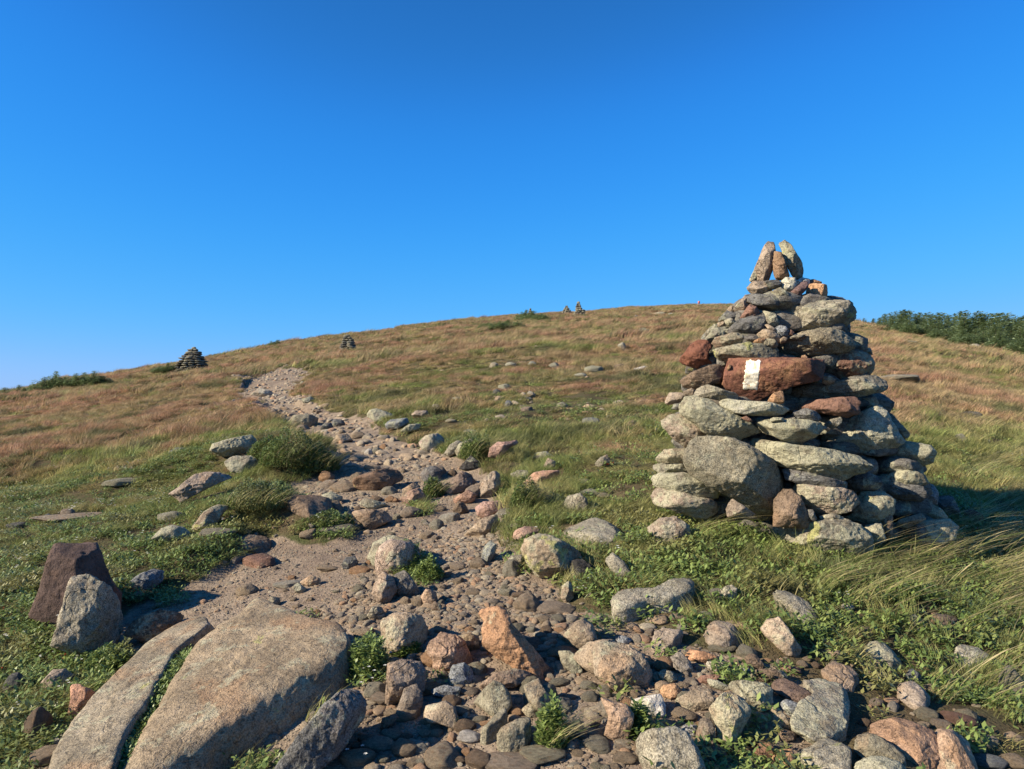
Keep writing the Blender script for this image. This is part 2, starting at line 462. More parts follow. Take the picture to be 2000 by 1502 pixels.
# prototype stones shared by the smaller rocks
PROTO = []
def blob_poly(rg, n=9, jit=.16, el=1.0):
    a = np.sort((np.arange(n) + rg.uniform(-.32, .32, n)) / n * 2 * PI)
    r = 1 + rg.uniform(-jit, jit, n)
    return np.stack([np.cos(a) * r * el, np.sin(a) * r], -1)
for k in range(26):
    rg = np.random.default_rng(100 + k)
    kind = k % 3                                   # 0 rounded, 1 angular, 2 slabby
    poly = blob_poly(rg, rg.integers(6, 10), .2)
    if kind == 0: v, f = rock(poly, .8, 200 + k, p=9, facets=6, rough=.07, sub=4)
    elif kind == 1: v, f = rock(poly, .8, 200 + k, p=36, facets=10, rough=.06, sub=4)
    else: v, f = rock(poly, .75, 200 + k, p=24, facets=8, rough=.07, sub=4)
    v = v / (np.ptp(v, axis=0) / 2)
    PROTO.append((v, f, kind))
_pm = {}
def proto_mesh(k, mat):
    if (k, mat) not in _pm:
        v, f, _ = PROTO[k]; _pm[(k, mat)] = mesh_of('stone_shape', v, f, M[mat])
    return _pm[(k, mat)]
def proto_rock(name, px, py, w, h, mat, col, seed, rot=0.0, deep=1.0, kind=None, sink=.28, parent=None):
    """px,py = centre of the stone in the photograph, w,h = its size there"""
    rg = np.random.default_rng(seed)
    g = ghit(px, min(py + h * .38, 1600))
    if g is None: return None
    D = np.linalg.norm(g - CAMP); m = D / F
    W2, H2 = w * m / 2, h * m / 2
    ks = [i for i in range(len(PROTO)) if kind is None or PROTO[i][2] == kind]
    k = ks[int(rg.integers(len(ks)))]
    ob = obj(name, proto_mesh(k, mat), parent)
    dip = math.asin(min(1, max(.05, (EYE - g[2]) / D))) if D > 0 else .2
    dep = deep * (W2 + H2) * .5 * 1.0
    # height so that top+depth project to h
    Hh = max(.25 * H2, (H2 - dep * math.sin(dip) * .75)) if h < w * 1.4 else H2
    Hh = max(Hh, .42 * H2)
    ob.scale = (W2 * 1.05, dep, Hh * 1.15)
    ob.rotation_euler = (rg.uniform(-.15, .15), R(-rot) + rg.uniform(-.05, .05), rg.uniform(-.35, .35) - g[0] / max(g[1], 1) * .5)
    ob.location = (g[0], g[1] + dep * .55, gz(g[0], g[1] + dep * .55) + Hh * (1 - 2 * sink))
    ob.color = (*(C[col] if isinstance(col, str) else col), 1)
    return ob
# ---------------------------------------------------------------- ground and trail
def ground_material():
    s = NT('ground_soil')
    g = s.n('ShaderNodeNewGeometry'); pos = g.outputs['Position']
    at = s.n('ShaderNodeAttribute', attribute_name='trail'); tr = at.outputs['Fac']
    big = s.noise(pos, .9, 4); med = s.noise(pos, 7, 5, .65); fin = s.noise(pos, 60, 4, .7)
    dirt = s.mix(s.ramp(big, .35, .65), (.215, .165, .12), (.29, .23, .165))
    dirt = s.mix(s.ramp(med, .4, .65, 0, .7), dirt, (.14, .105, .078))
    vc = s.vor(pos, 75, out='Color'); vd = s.vor(pos, 75)
    sep = s.n('ShaderNodeSeparateColor'); s.t.links.new(vc, sep.inputs[0])
    peb = s.mix(sep.outputs[0], (.20, .16, .12), (.36, .28, .20))
    pm = s.math('MULTIPLY', s.ramp(vd, .25, .5, 1, 0), s.ramp(sep.outputs[1], .35, .5))
    dirt = s.mix(pm, dirt, peb)
    turf = s.mix(s.ramp(big, .35, .65), (.055, .065, .025), (.10, .085, .045))
    turf = s.mix(s.ramp(med, .35, .6, 0, .8), turf, (.085, .06, .035))
    edge = s.math('ADD', tr, s.math('MULTIPLY', s.math('SUBTRACT', med, .5), .9))
    mk = s.ramp(edge, .35, .6)
    c = s.mix(mk, turf, dirt)
    c = s.mix(1.0, c, s.ramp(fin, .3, .7, .7, 1.3), 'MULTIPLY')
    h = s.math('ADD', s.math('MULTIPLY', med, .6), s.math('ADD', s.math('MULTIPLY', fin, .25), s.math('MULTIPLY', pm, .35)))
    return s.finish(c, .95, s.bump(h, .9, .03), .1)
def build_ground():
    a0 = np.concatenate([np.linspace(-180, -60, 40, endpoint=False), np.linspace(-60, -39, 40, endpoint=False),
                         np.linspace(-39, 39, 620), np.linspace(39.5, 60, 40, endpoint=False), np.linspace(60, 180, 40)])
    ang = np.radians(a0)
    rad = np.concatenate([[0.02], np.geomspace(.3, 2.2, 30, endpoint=False), np.geomspace(2.2, 14, 330, endpoint=False), np.geomspace(14, 260, 330, endpoint=False), np.geomspace(260, 6000, 50)])
    AA, RR = np.meshgrid(ang, rad)
    X, Y = RR * np.sin(AA), RR * np.cos(AA)
    Z = ground_z(X, Y)
    sd = poly_sd(TRAIL, X, Y).reshape(X.shape)
    na, nr = len(ang), len(rad)
    idx = np.arange(na * nr).reshape(nr, na)
    q = np.stack([idx[:-1, :-1], idx[:-1, 1:], idx[1:, 1:], idx[1:, :-1]], -1).reshape(-1, 4)
    V = np.stack([X.ravel(), Y.ravel(), Z.ravel()], -1)
    s = sd.ravel(); s = s + ragged(X.ravel(), Y.ravel(), 31) + .04 * n2(X.ravel(), Y.ravel(), .4, 3, 21)
    tr = 1 - sstep(-.12, .14, s)
    ins = (sd.ravel()[q].mean(1) < -.02)
    gm = ground_material()
    for nm, sel in (('ground', ~ins), ('trail_path', ins)):
        qq = q[sel]; used = np.unique(qq); rm = np.full(len(V), -1); rm[used] = np.arange(len(used))
        me = mesh_of(nm, V[used], rm[qq], gm); fattr(me, 'trail', tr[used])
        # normals come from the whole sheet so the seam does not show
        tag(obj(nm, me), 'grassy mountainside ground' if nm == 'ground' else 'worn stony hiking trail climbing the slope', None, None, 'structure')
build_ground()
# ---------------------------------------------------------------- the large cairn
def cb(pts): return [(1230 + x / 4, 450 + y / 4) for x, y in pts]
def cc(pts): return [(1250 + x / 3.077, 760 + y / 3.077) for x, y in pts]
CA_Y = 5.35
_sil = np.array([(470, 1500, 1560), (540, 1465, 1590), (560, 1455, 1615), (600, 1430, 1655), (650, 1385, 1672), (700, 1330, 1703), (780, 1300, 1745), (850, 1292, 1765),
                 (900, 1280, 1820), (1000, 1272, 1850), (1060, 1270, 1880), (1110, 1290, 1900)], float)
def cairn_depth(px, py, halfth):
    L = np.interp(py, _sil[:, 0], _sil[:, 1]); Rr = np.interp(py, _sil[:, 0], _sil[:, 2])
    c = (L + Rr) / 2; rad = (Rr - L) / 2; k = CA_Y / F
    t = min(1, abs(px - c) / rad)
    dep = CA_Y - math.sqrt(max(0, 1 - t * t)) * rad * k * .8
    return dep + halfth * .8
cg = ghit(1560, 1060)
cairn = bpy.data.objects.new('stone_cairn', None); COL.objects.link(cairn)
cairn.location = (0.42 * CA_Y - .25, CA_Y, gz(0.42 * CA_Y - .25, CA_Y))
tag(cairn, 'tall near cairn of lichened stones with a white painted blaze, right of the trail', 'cairn')
# (crop, outline, material, colour, label, options)
CS = [
 (cb, [(1080,82),(1130,88),(1137,170),(1112,300),(1082,388),(1030,398),(950,395),(982,290),(1020,200),(1050,120)], 'tan','pink','leaning tan pillar stone at the left of the cairn top', dict(p=22, planes=[((-.75,.15,.65),.80),((.8,-.1,.55),.72)], facets=3)),
 (cb, [(1132,170),(1185,178),(1215,250),(1247,350),(1235,385),(1150,392),(1125,350),(1118,240)], 'tan','brown','short brown pillar stone between the two leaning ones', dict(p=18, facets=4)),
 (cb, [(1170,120),(1217,90),(1270,130),(1342,250),(1357,340),(1332,388),(1290,388),(1238,300),(1200,230),(1185,150)], 'lichen','olive','lichened pillar stone leaning at the right of the cairn top', dict(p=22, planes=[((.8,-.1,.55),.72)], facets=3)),
 (cb, [(985,285),(1005,330),(970,400),(925,425),(940,370)], 'pale','pale',None, dict(behind=.06)),
 (cb, [(903,490),(905,450),(968,395),(1060,398),(1112,440),(1102,487),(1040,500)], 'tan','pink',None, dict(layered=1.2)),
 (cb, [(1060,395),(1150,383),(1188,410),(1172,450),(1110,468),(1078,430)], 'dark','dgrey',None, dict(layered=1)),
 (cb, [(1085,490),(1180,445),(1235,490),(1262,548),(1205,560),(1145,525)], 'lichen','olive',None, {}),
 (cb, [(1183,400),(1220,370),(1292,373),(1312,430),(1270,472),(1225,502),(1195,472)], 'pale','white','white quartz stone below the cairn top', {}),
 (cb, [(1285,400),(1350,368),(1402,383),(1402,420),(1310,442)], 'granite','white',None, dict(behind=.07)),
 (cb, [(1233,505),(1340,408),(1387,398),(1392,440),(1370,472),(1290,543),(1250,543)], 'rust','purple',None, dict(p=24)),
 (cb, [(1365,392),(1440,383),(1497,403),(1492,424),(1400,440)], 'rust','purple',None, dict(behind=.05)),
 (cb, [(1383,470),(1405,425),(1440,416),(1532,428),(1548,500),(1537,548),(1480,558),(1388,548)], 'tan','orange','blocky orange stone near the cairn top', dict(p=24, planes=[((0,0,1),.8),((.85,0,.4),.8)], facets=2)),
 (cb, [(903,512),(960,498),(1060,503),(1150,523),(1218,560),(1203,603),(1130,614),(1020,592),(925,562)], 'dark','dgrey',None, dict(layered=1.2)),
 (cb, [(818,600),(900,508),(932,520),(937,572),(900,622),(850,652),(813,642)], 'tan','pink',None, {}),
 (cb, [(757,622),(790,587),(832,598),(832,648),(780,653)], 'tan','tan',None, {}),
 (cb, [(698,692),(760,628),(850,648),(872,672),(830,685),(760,725),(703,724)], 'dark','dgrey',None, dict(layered=.8)),
 (cb, [(855,692),(940,576),(982,592),(1022,652),(1012,674),(920,686)], 'tan','redbrown','pointed red brown stone in the upper left of the cairn', dict(p=24, planes=[((-.55,.3,.75),.7),((.7,.2,.6),.7)], facets=2)),
 (cb, [(1008,615),(1080,636),(1142,652),(1162,722),(1110,704),(1048,674)], 'lichen','olive',None, dict(behind=.05)),
 (cb, [(1066,682),(1140,658),(1167,722),(1152,744),(1110,750),(1078,722)], 'granite','grey',None, {}),
 (cb, [(1162,640),(1188,580),(1260,552),(1420,549),(1600,556),(1692,558),(1744,640),(1778,720),(1744,772),(1692,818),(1600,782),(1480,793),(1300,813),(1208,753),(1166,692)], 'yellow','grey','big knobbly stone spotted with yellow lichen in the upper right of the cairn', dict(p=16, rough=.08, sub=6, planes=[((.8,-.15,.5),.8),((0,.85,.45),.86)], facets=4)),
 (cb, [(742,792),(850,698),(960,672),(1062,678),(1084,730),(1012,794),(960,824),(860,810),(778,814)], 'dark','dgrey',None, dict(p=18, planes=[((.6,-.5,.6),.72)])),
 (cb, [(740,702),(790,686),(843,715),(800,748),(753,734)], 'lichen','grey',None, {}),
 (cb, [(686,722),(740,711),(754,742),(690,760)], 'tan','tan',None, {}),
 (cb, [(595,792),(660,732),(684,750),(704,802),(620,843),(587,862)], 'pale','grey',None, dict(behind=.05)),
 (cb, [(596,842),(650,772),(740,751),(794,800),(704,845),(660,894),(597,874)], 'lichen','grey',None, {}),
 (cb, [(636,884),(680,837),(800,801),(904,818),(935,852),(870,885),(720,925),(668,920)], 'lichen','brown',None, dict(rough=.07)),
 (cb, [(896,832),(1000,824),(1014,852),(930,870)], 'dark','dgrey',None, {}),
 (cb, [(996,812),(1050,772),(1132,787),(1174,830),(1163,885),(1090,865),(1018,845)], 'tan','tan',None, {}),
 (cb, [(1052,738),(1080,732),(1144,770),(1139,794),(1088,778)], 'tan','tan',None, {}),
 (cb, [(1132,765),(1170,737),(1222,752),(1248,800),(1227,845),(1180,834),(1148,797)], 'granite','blue','smooth blue grey pebble wedged in the upper cairn', dict(p=6)),
 (cb, [(1240,790),(1260,773),(1288,800),(1272,824),(1245,824)], 'tan','redbrown',None, {}),
 (cb, [(1172,852),(1200,827),(1233,845),(1213,874),(1180,884)], 'tan','tan',None, {}),
 (cb, [(962,872),(1010,842),(1063,843),(1053,872),(990,900)], 'tan','orange',None, {}),
 (cb, [(1016,882),(1070,842),(1132,852),(1168,900),(1153,924),(1080,908)], 'tan','olive',None, dict(p=7)),
 (cb, [(1236,842),(1290,817),(1384,812),(1300,855)], 'lichen','grey',None, {}),
 (cb, [(1166,902),(1230,848),(1360,797),(1480,771),(1580,768),(1674,798),(1745,868),(1757,912),(1690,950),(1500,965),(1300,990),(1180,1004),(1162,950)], 'granite','olive','big smooth grey oval stone above the red stone, at its right end', dict(p=7, sub=6, facets=2, rough=.03)),
 (cb, [(596,962),(640,932),(780,901),(930,876),(1080,901),(1159,923),(1164,980),(1142,1004),(1000,1004),(800,1026),(660,1036),(607,1008)], 'yellow','olive','long flat stone with yellow lichen above the red stone', dict(p=14)),
 (cb, [(391,1010),(480,897),(540,856),(602,861),(654,900),(612,950),(604,1000),(642,1038),(550,1080),(418,1044)], 'rust','rust','rusty orange stone jutting at the left side of the cairn', dict(p=20, planes=[((-.2,.6,.7),.78)])),
 (cb, [(748,1200),(763,1110),(798,1008),(900,1002),(1200,1000),(1400,1012),(1493,1018),(1493,1080),(1478,1155),(1420,1180),(1250,1215),(1100,1270),(1000,1342),(870,1315),(785,1250)], 'rust',(.19,.088,.06),'long red stone that carries the white blaze', dict(p=44, sub=6, rough=.022, chips=12, facets=0, planes=[((-.12,.10,.98),.93),((-.05,-.62,.75),.66),((.0,.9,.3),.93)], front=.15)),
 (cb, [(1338,1002),(1345,978),(1370,973),(1397,1000),(1382,1015)], 'tan','orange','small tan pebble on top of the red stone', dict(front=.02)),
 (cb, [(1492,1030),(1560,957),(1660,932),(1780,937),(1872,967),(1908,1020),(1893,1084),(1840,1144),(1750,1184),(1640,1174),(1540,1114),(1497,1072)], 'lichen','redbrown','brown oval stone with a pale lichen patch right of the red stone', dict(p=8, sub=6, facets=3, planes=[((.1,-.75,.5),.7)])),
 (cb, [(1740,882),(1800,888),(1834,945),(1750,945)], 'dark','dgrey',None, dict(behind=.08)),
 (cb, [(1816,930),(1880,918),(1898,972),(1850,964)], 'lichen','grey',None, dict(behind=.1)),
 (cb, [(387,1232),(398,1170),(500,1107),(620,1056),(692,1056),(743,1078),(763,1130),(742,1204),(640,1196),(520,1235),(450,1246),(408,1264)], 'tan','brown',None, dict(p=16, planes=[((.7,-.5,.5),.75)])),
 (cb, [(757,1082),(780,1042),(793,1060),(772,1103)], 'tan','orange',None, dict(behind=.02)),
 (cb, [(1503,1190),(1508,1143),(1560,1136),(1603,1165),(1592,1198),(1530,1203)], 'tan','tan','small tan wedge stone at the right end of the red stone', dict(p=10)),
 (cb, [(1207,1312),(1218,1270),(1290,1232),(1420,1207),(1560,1191),(1700,1176),(1830,1146),(1950,1121),(1988,1148),(2040,1200),(1945,1262),(1800,1293),(1600,1304),(1400,1314),(1258,1328)], 'dark','grey','long dark slab pointing right below the red stone', dict(p=16, sub=6, layered=1)),
 (cb, [(1077,1332),(1130,1267),(1192,1257),(1208,1310),(1202,1364),(1100,1353)], 'tan','orange','triangular orange stone right under the red stone', dict(p=16)),
 (cb, [(276,1342),(310,1267),(400,1271),(494,1298),(440,1333),(300,1364)], 'tan','pink',None, dict(p=18)),
 (cb, [(415,1262),(500,1221),(518,1240),(482,1294),(430,1280)], 'tan','pink',None, dict(behind=.04)),
 (cb, [(325,1398),(350,1356),(445,1346),(412,1405)], 'dark','dgrey',None, {}),
 (cb, [(490,1272),(540,1226),(620,1211),(700,1236),(800,1266),(855,1300),(844,1335),(700,1325),(600,1305),(508,1305)], 'dark','grey',None, dict(layered=1)),
 (cc, [(877,97),(960,73),(1150,56),(1282,42),(1314,80),(1304,143),(1240,170),(1100,144),(918,118)], 'rust','redbrown','flat red brown slab at the right below the dark slab', dict(p=20, layered=1)),
 (cc, [(1307,60),(1420,46),(1434,90),(1350,134),(1308,112)], 'lichen','tan',None, dict(behind=.03)),
 (cc, [(1395,38),(1470,42),(1524,80),(1518,125),(1430,115)], 'dark','dgrey',None, dict(behind=.05)),
 (cc, [(477,80),(520,59),(640,71),(800,81),(894,120),(899,162),(800,169),(640,154),(518,133)], 'pale','pale','long pale yellow lichened stone under the red stone', dict(p=10, layered=1)),
 (cc, [(902,162),(930,132),(1000,117),(1060,136),(1088,175),(1060,194),(950,184)], 'granite','dgrey','small grey stone crossed by a white quartz band', dict(p=8)),
 (cc, [(770,188),(800,169),(862,172),(864,192),(790,199)], 'lichen','grey',None, {}),
 (cc, [(606,172),(640,162),(680,190),(650,199)], 'tan','redbrown',None, {}),
 (cc, [(246,112),(290,62),(340,46),(420,72),(504,125),(640,191),(739,248),(739,294),(690,315),(600,320),(480,300),(420,285),(330,204),(257,154)], 'pale','olive','big pale stone sloping down to the right on the left of the cairn', dict(p=11, sub=6)),
 (cc, [(126,190),(180,156),(260,156),(344,213),(446,292),(380,335),(290,355),(208,304),(147,233)], 'lichen','pink',None, dict(rough=.07)),
 (cc, [(716,195),(860,186),(1000,186),(1064,203),(1116,235),(1040,285),(930,341),(880,314),(820,280),(736,264)], 'pale','olive',None, dict(p=16, layered=.8)),
 (cc, [(1106,212),(1150,182),(1208,166),(1214,202),(1160,240),(1118,239)], 'granite','grey',None, dict(p=7)),
 (cc, [(1090,215),(1150,240),(1130,256),(1098,236)], 'tan','pink',None, {}),
 (cc, [(1086,314),(1108,267),(1250,196),(1350,131),(1430,111),(1485,158),(1545,270),(1585,312),(1530,345),(1400,382),(1290,386),(1180,371),(1098,345)], 'pale','pale','big pale pointed stone on the right of the cairn', dict(p=22, sub=6, planes=[((-.45,.45,.75),.80),((.35,-.75,.5),.72),((.85,.2,.4),.78)], facets=2, rough=.06)),
 (cc, [(1436,112),(1520,157),(1614,260),(1620,292),(1580,305),(1515,242)], 'dark','grey',None, dict(behind=.12)),
 (cc, [(1330,405),(1560,315),(1650,326),(1734,341),(1760,385),(1744,445),(1690,460),(1560,466),(1400,455)], 'lichen','olive',None, dict(p=14, behind=.02)),
 (cc, [(281,400),(297,338),(370,301),(470,300),(573,316),(684,366),(805,446),(860,520),(870,600),(855,684),(802,778),(700,768),(600,704),(526,634),(446,594),(326,514),(290,462)], 'granite','olive','huge rounded grey boulder leaning at the lower left of the cairn', dict(p=7, sub=6, facets=3, rough=.03, planes=[((.85,-.2,.4),.78)])),
 (cc, [(606,322),(700,303),(860,326),(950,346),(1150,366),(1304,406),(1375,460),(1360,504),(1300,535),(1230,556),(1100,526),(950,486),(820,456),(730,405),(645,363)], 'pale','olive','long slab sloping across the middle of the cairn', dict(p=12, sub=6, layered=1.2)),
 (cc, [(86,422),(150,366),(272,356),(300,400),(300,455),(200,445),(108,438)], 'pale','tan',None, {}),
 (cc, [(86,442),(200,443),(292,460),(310,502),(250,520),(120,514),(81,482)], 'lichen','grey',None, dict(layered=1)),
 (cc, [(71,540),(98,506),(300,511),(404,546),(496,610),(464,650),(370,661),(218,624),(106,588)], 'pale','grey',None, dict(p=8)),
 (cc, [(71,642),(108,586),(250,626),(404,661),(486,680),(474,735),(400,788),(330,776),(198,725),(97,694)], 'lichen','pink',None, dict(p=10)),
 (cc, [(520,722),(550,655),(640,716),(704,760),(620,775),(526,765)], 'tan','pink',None, {}),
 (cc, [(800,824),(812,658),(850,606),(912,601),(965,650),(1005,740),(1050,814),(980,832),(880,828)], 'tan','brown','brown pointed stone standing at the foot of the cairn', dict(p=22, planes=[((-.3,.5,.75),.72),((.7,.1,.6),.68)], facets=2)),
 (cc, [(926,602),(946,556),(1050,586),(1200,596),(1274,618),(1316,680),(1294,734),(1230,750),(1100,745),(1008,694),(956,652)], 'lichen','pink',None, dict(p=12, sub=6)),
 (cc, [(856,468),(960,486),(1100,526),(1234,556),(1244,604),(1100,595),(960,565),(876,545)], 'dark','dgrey',None, dict(behind=.04)),
 (cc, [(1236,560),(1360,496),(1434,528),(1455,570),(1420,606),(1300,606)], 'dark','dgrey',None, dict(behind=.03)),
 (cc, [(1296,690),(1320,615),(1480,621),(1526,670),(1526,744),(1480,796),(1380,806),(1210,780),(1280,744)], 'lichen','olive',None, dict(p=14)),
 (cc, [(1445,540),(1530,486),(1620,471),(1704,518),(1726,562),(1680,586),(1560,576)], 'pale','olive',None, dict(p=12)),
 (cc, [(1435,602),(1560,571),(1700,586),(1726,640),(1680,676),(1560,656)], 'dark','dgrey',None, {}),
 (cc, [(1696,560),(1760,576),(1795,630),(1784,696),(1720,686),(1686,640)], 'granite','blue',None, dict(p=8)),
 (cc, [(1786,640),(1880,646),(1920,742),(1860,757),(1796,704)], 'dark','dgrey',None, dict(behind=.1)),
 (cc, [(1676,742),(1740,686),(1804,718),(1866,784),(1760,798)], 'pale','tan',None, {}),
 (cc, [(1536,824),(1560,786),(1680,746),(1716,782),(1600,838)], 'lichen','tan',None, {}),
 (cc, [(1450,782),(1490,741),(1519,770),(1519,862),(1480,906),(1456,854)], 'tan','brown',None, dict(p=20)),
 (cc, [(786,884),(820,826),(1000,821),(1100,786),(1204,776),(1326,828),(1396,880),(1392,954),(1300,1020),(1150,1000),(1000,950),(846,905)], 'yellow','grey','wide grey base boulder with yellow lichen at the front foot of the cairn', dict(p=9, sub=6)),
 (cc, [(1346,820),(1450,806),(1476,902),(1400,970),(1376,884)], 'pale','olive',None, {}),
 (cc, [(1490,915),(1556,846),(1700,796),(1850,786),(1906,830),(1886,905),(1700,960),(1556,950)], 'pale','tan',None, dict(p=10)),
 (cc, [(1880,815),(1915,765),(1975,725),(2060,745),(2075,790),(1990,800)], 'rust','redbrown','rusty red stone at the right foot of the cairn', dict(p=14, behind=.2)),
 (cc, [(996,722),(1040,726),(1064,780),(1040,806)], 'dark','dgrey',None, dict(behind=.02)),
 (cc, [(1076,764),(1160,746),(1244,780),(1100,800)], 'lichen','grey',None, dict(behind=.02)),
]
blaze_stone = None
for i, (cf, pts, mat, col, lab, kw) in enumerate(CS):
    kw = dict(kw); beh = kw.pop('behind', 0)
    r_ = np.random.default_rng(4000 + i); kw.setdefault('p', 22); kw['p'] = 44 if kw['p'] >= 16 else max(kw['p'] * 1.6, 14)
    ex_ = 'planes' in kw
    kw['planes'] = list(kw.get('planes', [])) + ([] if i < 3 or (lab and 'carries' in lab) else [((r_.uniform(-.2, .25), -.78, r_.uniform(.45, .75)), r_.uniform(.60, .78)), ((r_.uniform(.6, .9), r_.uniform(-.4, .1), .5), r_.uniform(.86, .96))][:1 if ex_ else 2])
    pp = cf(pts); c = poly_centroid(pp); P = np.array(pp)
    w, h = np.ptp(P[:, 0]), np.ptp(P[:, 1])
    ht = .42 * math.sqrt(w * h) * CA_Y / F
    D = cairn_depth(c[0], c[1], ht * .8) + beh
    d = pix_dir(*c); D = D / d[1] * np.linalg.norm(d)
    o = stand_rock('stone', pp, D, mat, col, 500 + i * 3, parent=cairn, dk=.42, swell=1.06, **kw)
    if lab: o['label'] = lab
    if lab and 'carries the white' in lab: blaze_stone = o
# the painted blaze: a thin coat of paint following the face of the red stone
def paint(stone, quad, off, mat, name, n=(16, 34)):
    v, f = ROCK_BVH[stone]
    bv = BVHTree.FromPolygons([tuple(x) for x in v], [tuple(int(k) for k in q) for q in f])
    q = np.array(quad, float); top, bot = [], []
    for j in range(n[1]):
        for i in range(n[0]):
            s, t = i / (n[0] - 1), j / (n[1] - 1)
            p = (q[0] * (1 - s) + q[1] * s) * (1 - t) + (q[3] * (1 - s) + q[2] * s) * t
            ed = min(s, 1 - s, t, 1 - t)
            if ed < .01: p = p + np.array([1.7, 1.7]) * np.array([vnoise([[i * .7, j * .6, 1]], 4)[0], vnoise([[i * .7, j * .6, 5]], 4)[0]])
            d = pix_dir(*p); d = Vector(d / np.linalg.norm(d))
            hit = bv.ray_cast(Vector(CAMP), d)
            if hit[0] is None: return None
            top.append(hit[0] + hit[1] * off * (.35 if ed < .01 else 1)); bot.append(hit[0] - hit[1] * .004)
    nn = n[0] * n[1]; g = np.arange(nn).reshape(n[1], n[0]); F4 = []
    for j in range(n[1] - 1):
        for i in range(n[0] - 1):
            F4.append((g[j, i], g[j + 1, i], g[j + 1, i + 1], g[j, i + 1])); F4.append(tuple(k + nn for k in (g[j, i], g[j, i + 1], g[j + 1, i + 1], g[j + 1, i])))
    rim = [g[0, i] for i in range(n[0])] + [g[j, -1] for j in range(1, n[1])] + [g[-1, i] for i in range(n[0] - 2, -1, -1)] + [g[j, 0] for j in range(n[1] - 2, 0, -1)]
    for a, b in zip(rim, rim[1:] + rim[:1]): F4.append((a, b, b + nn, a + nn))
    V = np.array([list(x) for x in top + bot]) - np.array(stone.matrix_world.translation if False else (Vector(stone.location) + cairn.location))
    return obj(name, mesh_of(name, V, np.array(F4), mat), stone)
s = NT('white_blaze_paint'); tc = s.n('ShaderNodeTexCoord').outputs['Object']
a = s.ramp(s.noise(tc, 14, 5, .6, .4), .46, .66, 0, .8); b = s.ramp(s.noise(tc, 60, 4, .7), .56, .62, 0, .75)
s.m = s.finish(s.mix(b, s.mix(a, (.80, .76, .64), (.62, .47, .24)), (.30, .17, .09)), .6, s.bump(s.noise(tc, 90, 3), .4, .004), .3)
bl = paint(blaze_stone, [(1458, 703.5), (1486, 704), (1479.5, 761.5), (1450, 760.5)], .003, s.m, 'white_blaze')
if bl: bl['label'] = 'weathered white paint blaze, an upright rectangle'
# stones packed behind the face of the cairn, down to its far side
def cairn_core():
    rg = np.random.default_rng(55); Vs, Fs, n0 = [], [], 0
    k = CA_Y / F
    for lev in range(13):
        py = 1050 - lev * 38
        L = np.interp(py, _sil[:, 0], _sil[:, 1]); Rr = np.interp(py, _sil[:, 0], _sil[:, 2])
        cx, rad = ((L + Rr) / 2 - CX) * k, (Rr - L) / 2 * k
        z = EYE + (HOR - py) * k
        m = max(2, int(2 * PI * rad * .7 / .26))
        for ring in (0.72, .3):
            mm = m if ring > .5 else max(1, m // 2)
            for j in range(mm):
                a = (j + rg.uniform(-.2, .2)) / mm * 2 * PI + lev * .7
                rr = rad * ring
                x, y = cx + rr * math.cos(a), CA_Y + .05 + rr * math.sin(a) * .95
                if math.sin(a) < -.25 and ring > .5: y = max(y, CA_Y - rad * .35)
                v, f, kk = PROTO[int(rg.integers(len(PROTO)))]
                s3 = np.array([rg.uniform(.13, .2), rg.uniform(.11, .17), rg.uniform(.065, .10)]) * (1 if rad > .35 else .62)
                an = a + rg.uniform(-.6, .6) + PI / 2; ca, sa = math.cos(an), math.sin(an)
                q = v[:, :] * s3; q = np.stack([q[:, 0] * ca - q[:, 1] * sa, q[:, 0] * sa + q[:, 1] * ca, q[:, 2]], -1)
                Vs.append(q + np.array([x, y, z]) - np.array(cairn.location)); Fs.append(f + n0); n0 += len(v)
    o = obj('packed_stones', mesh_of('packed_stones', np.concatenate(Vs), np.concatenate(Fs), M['dark']), cairn)
    o.color = (.17, .16, .14, 1); o['kind'] = 'stuff'
cairn_core()
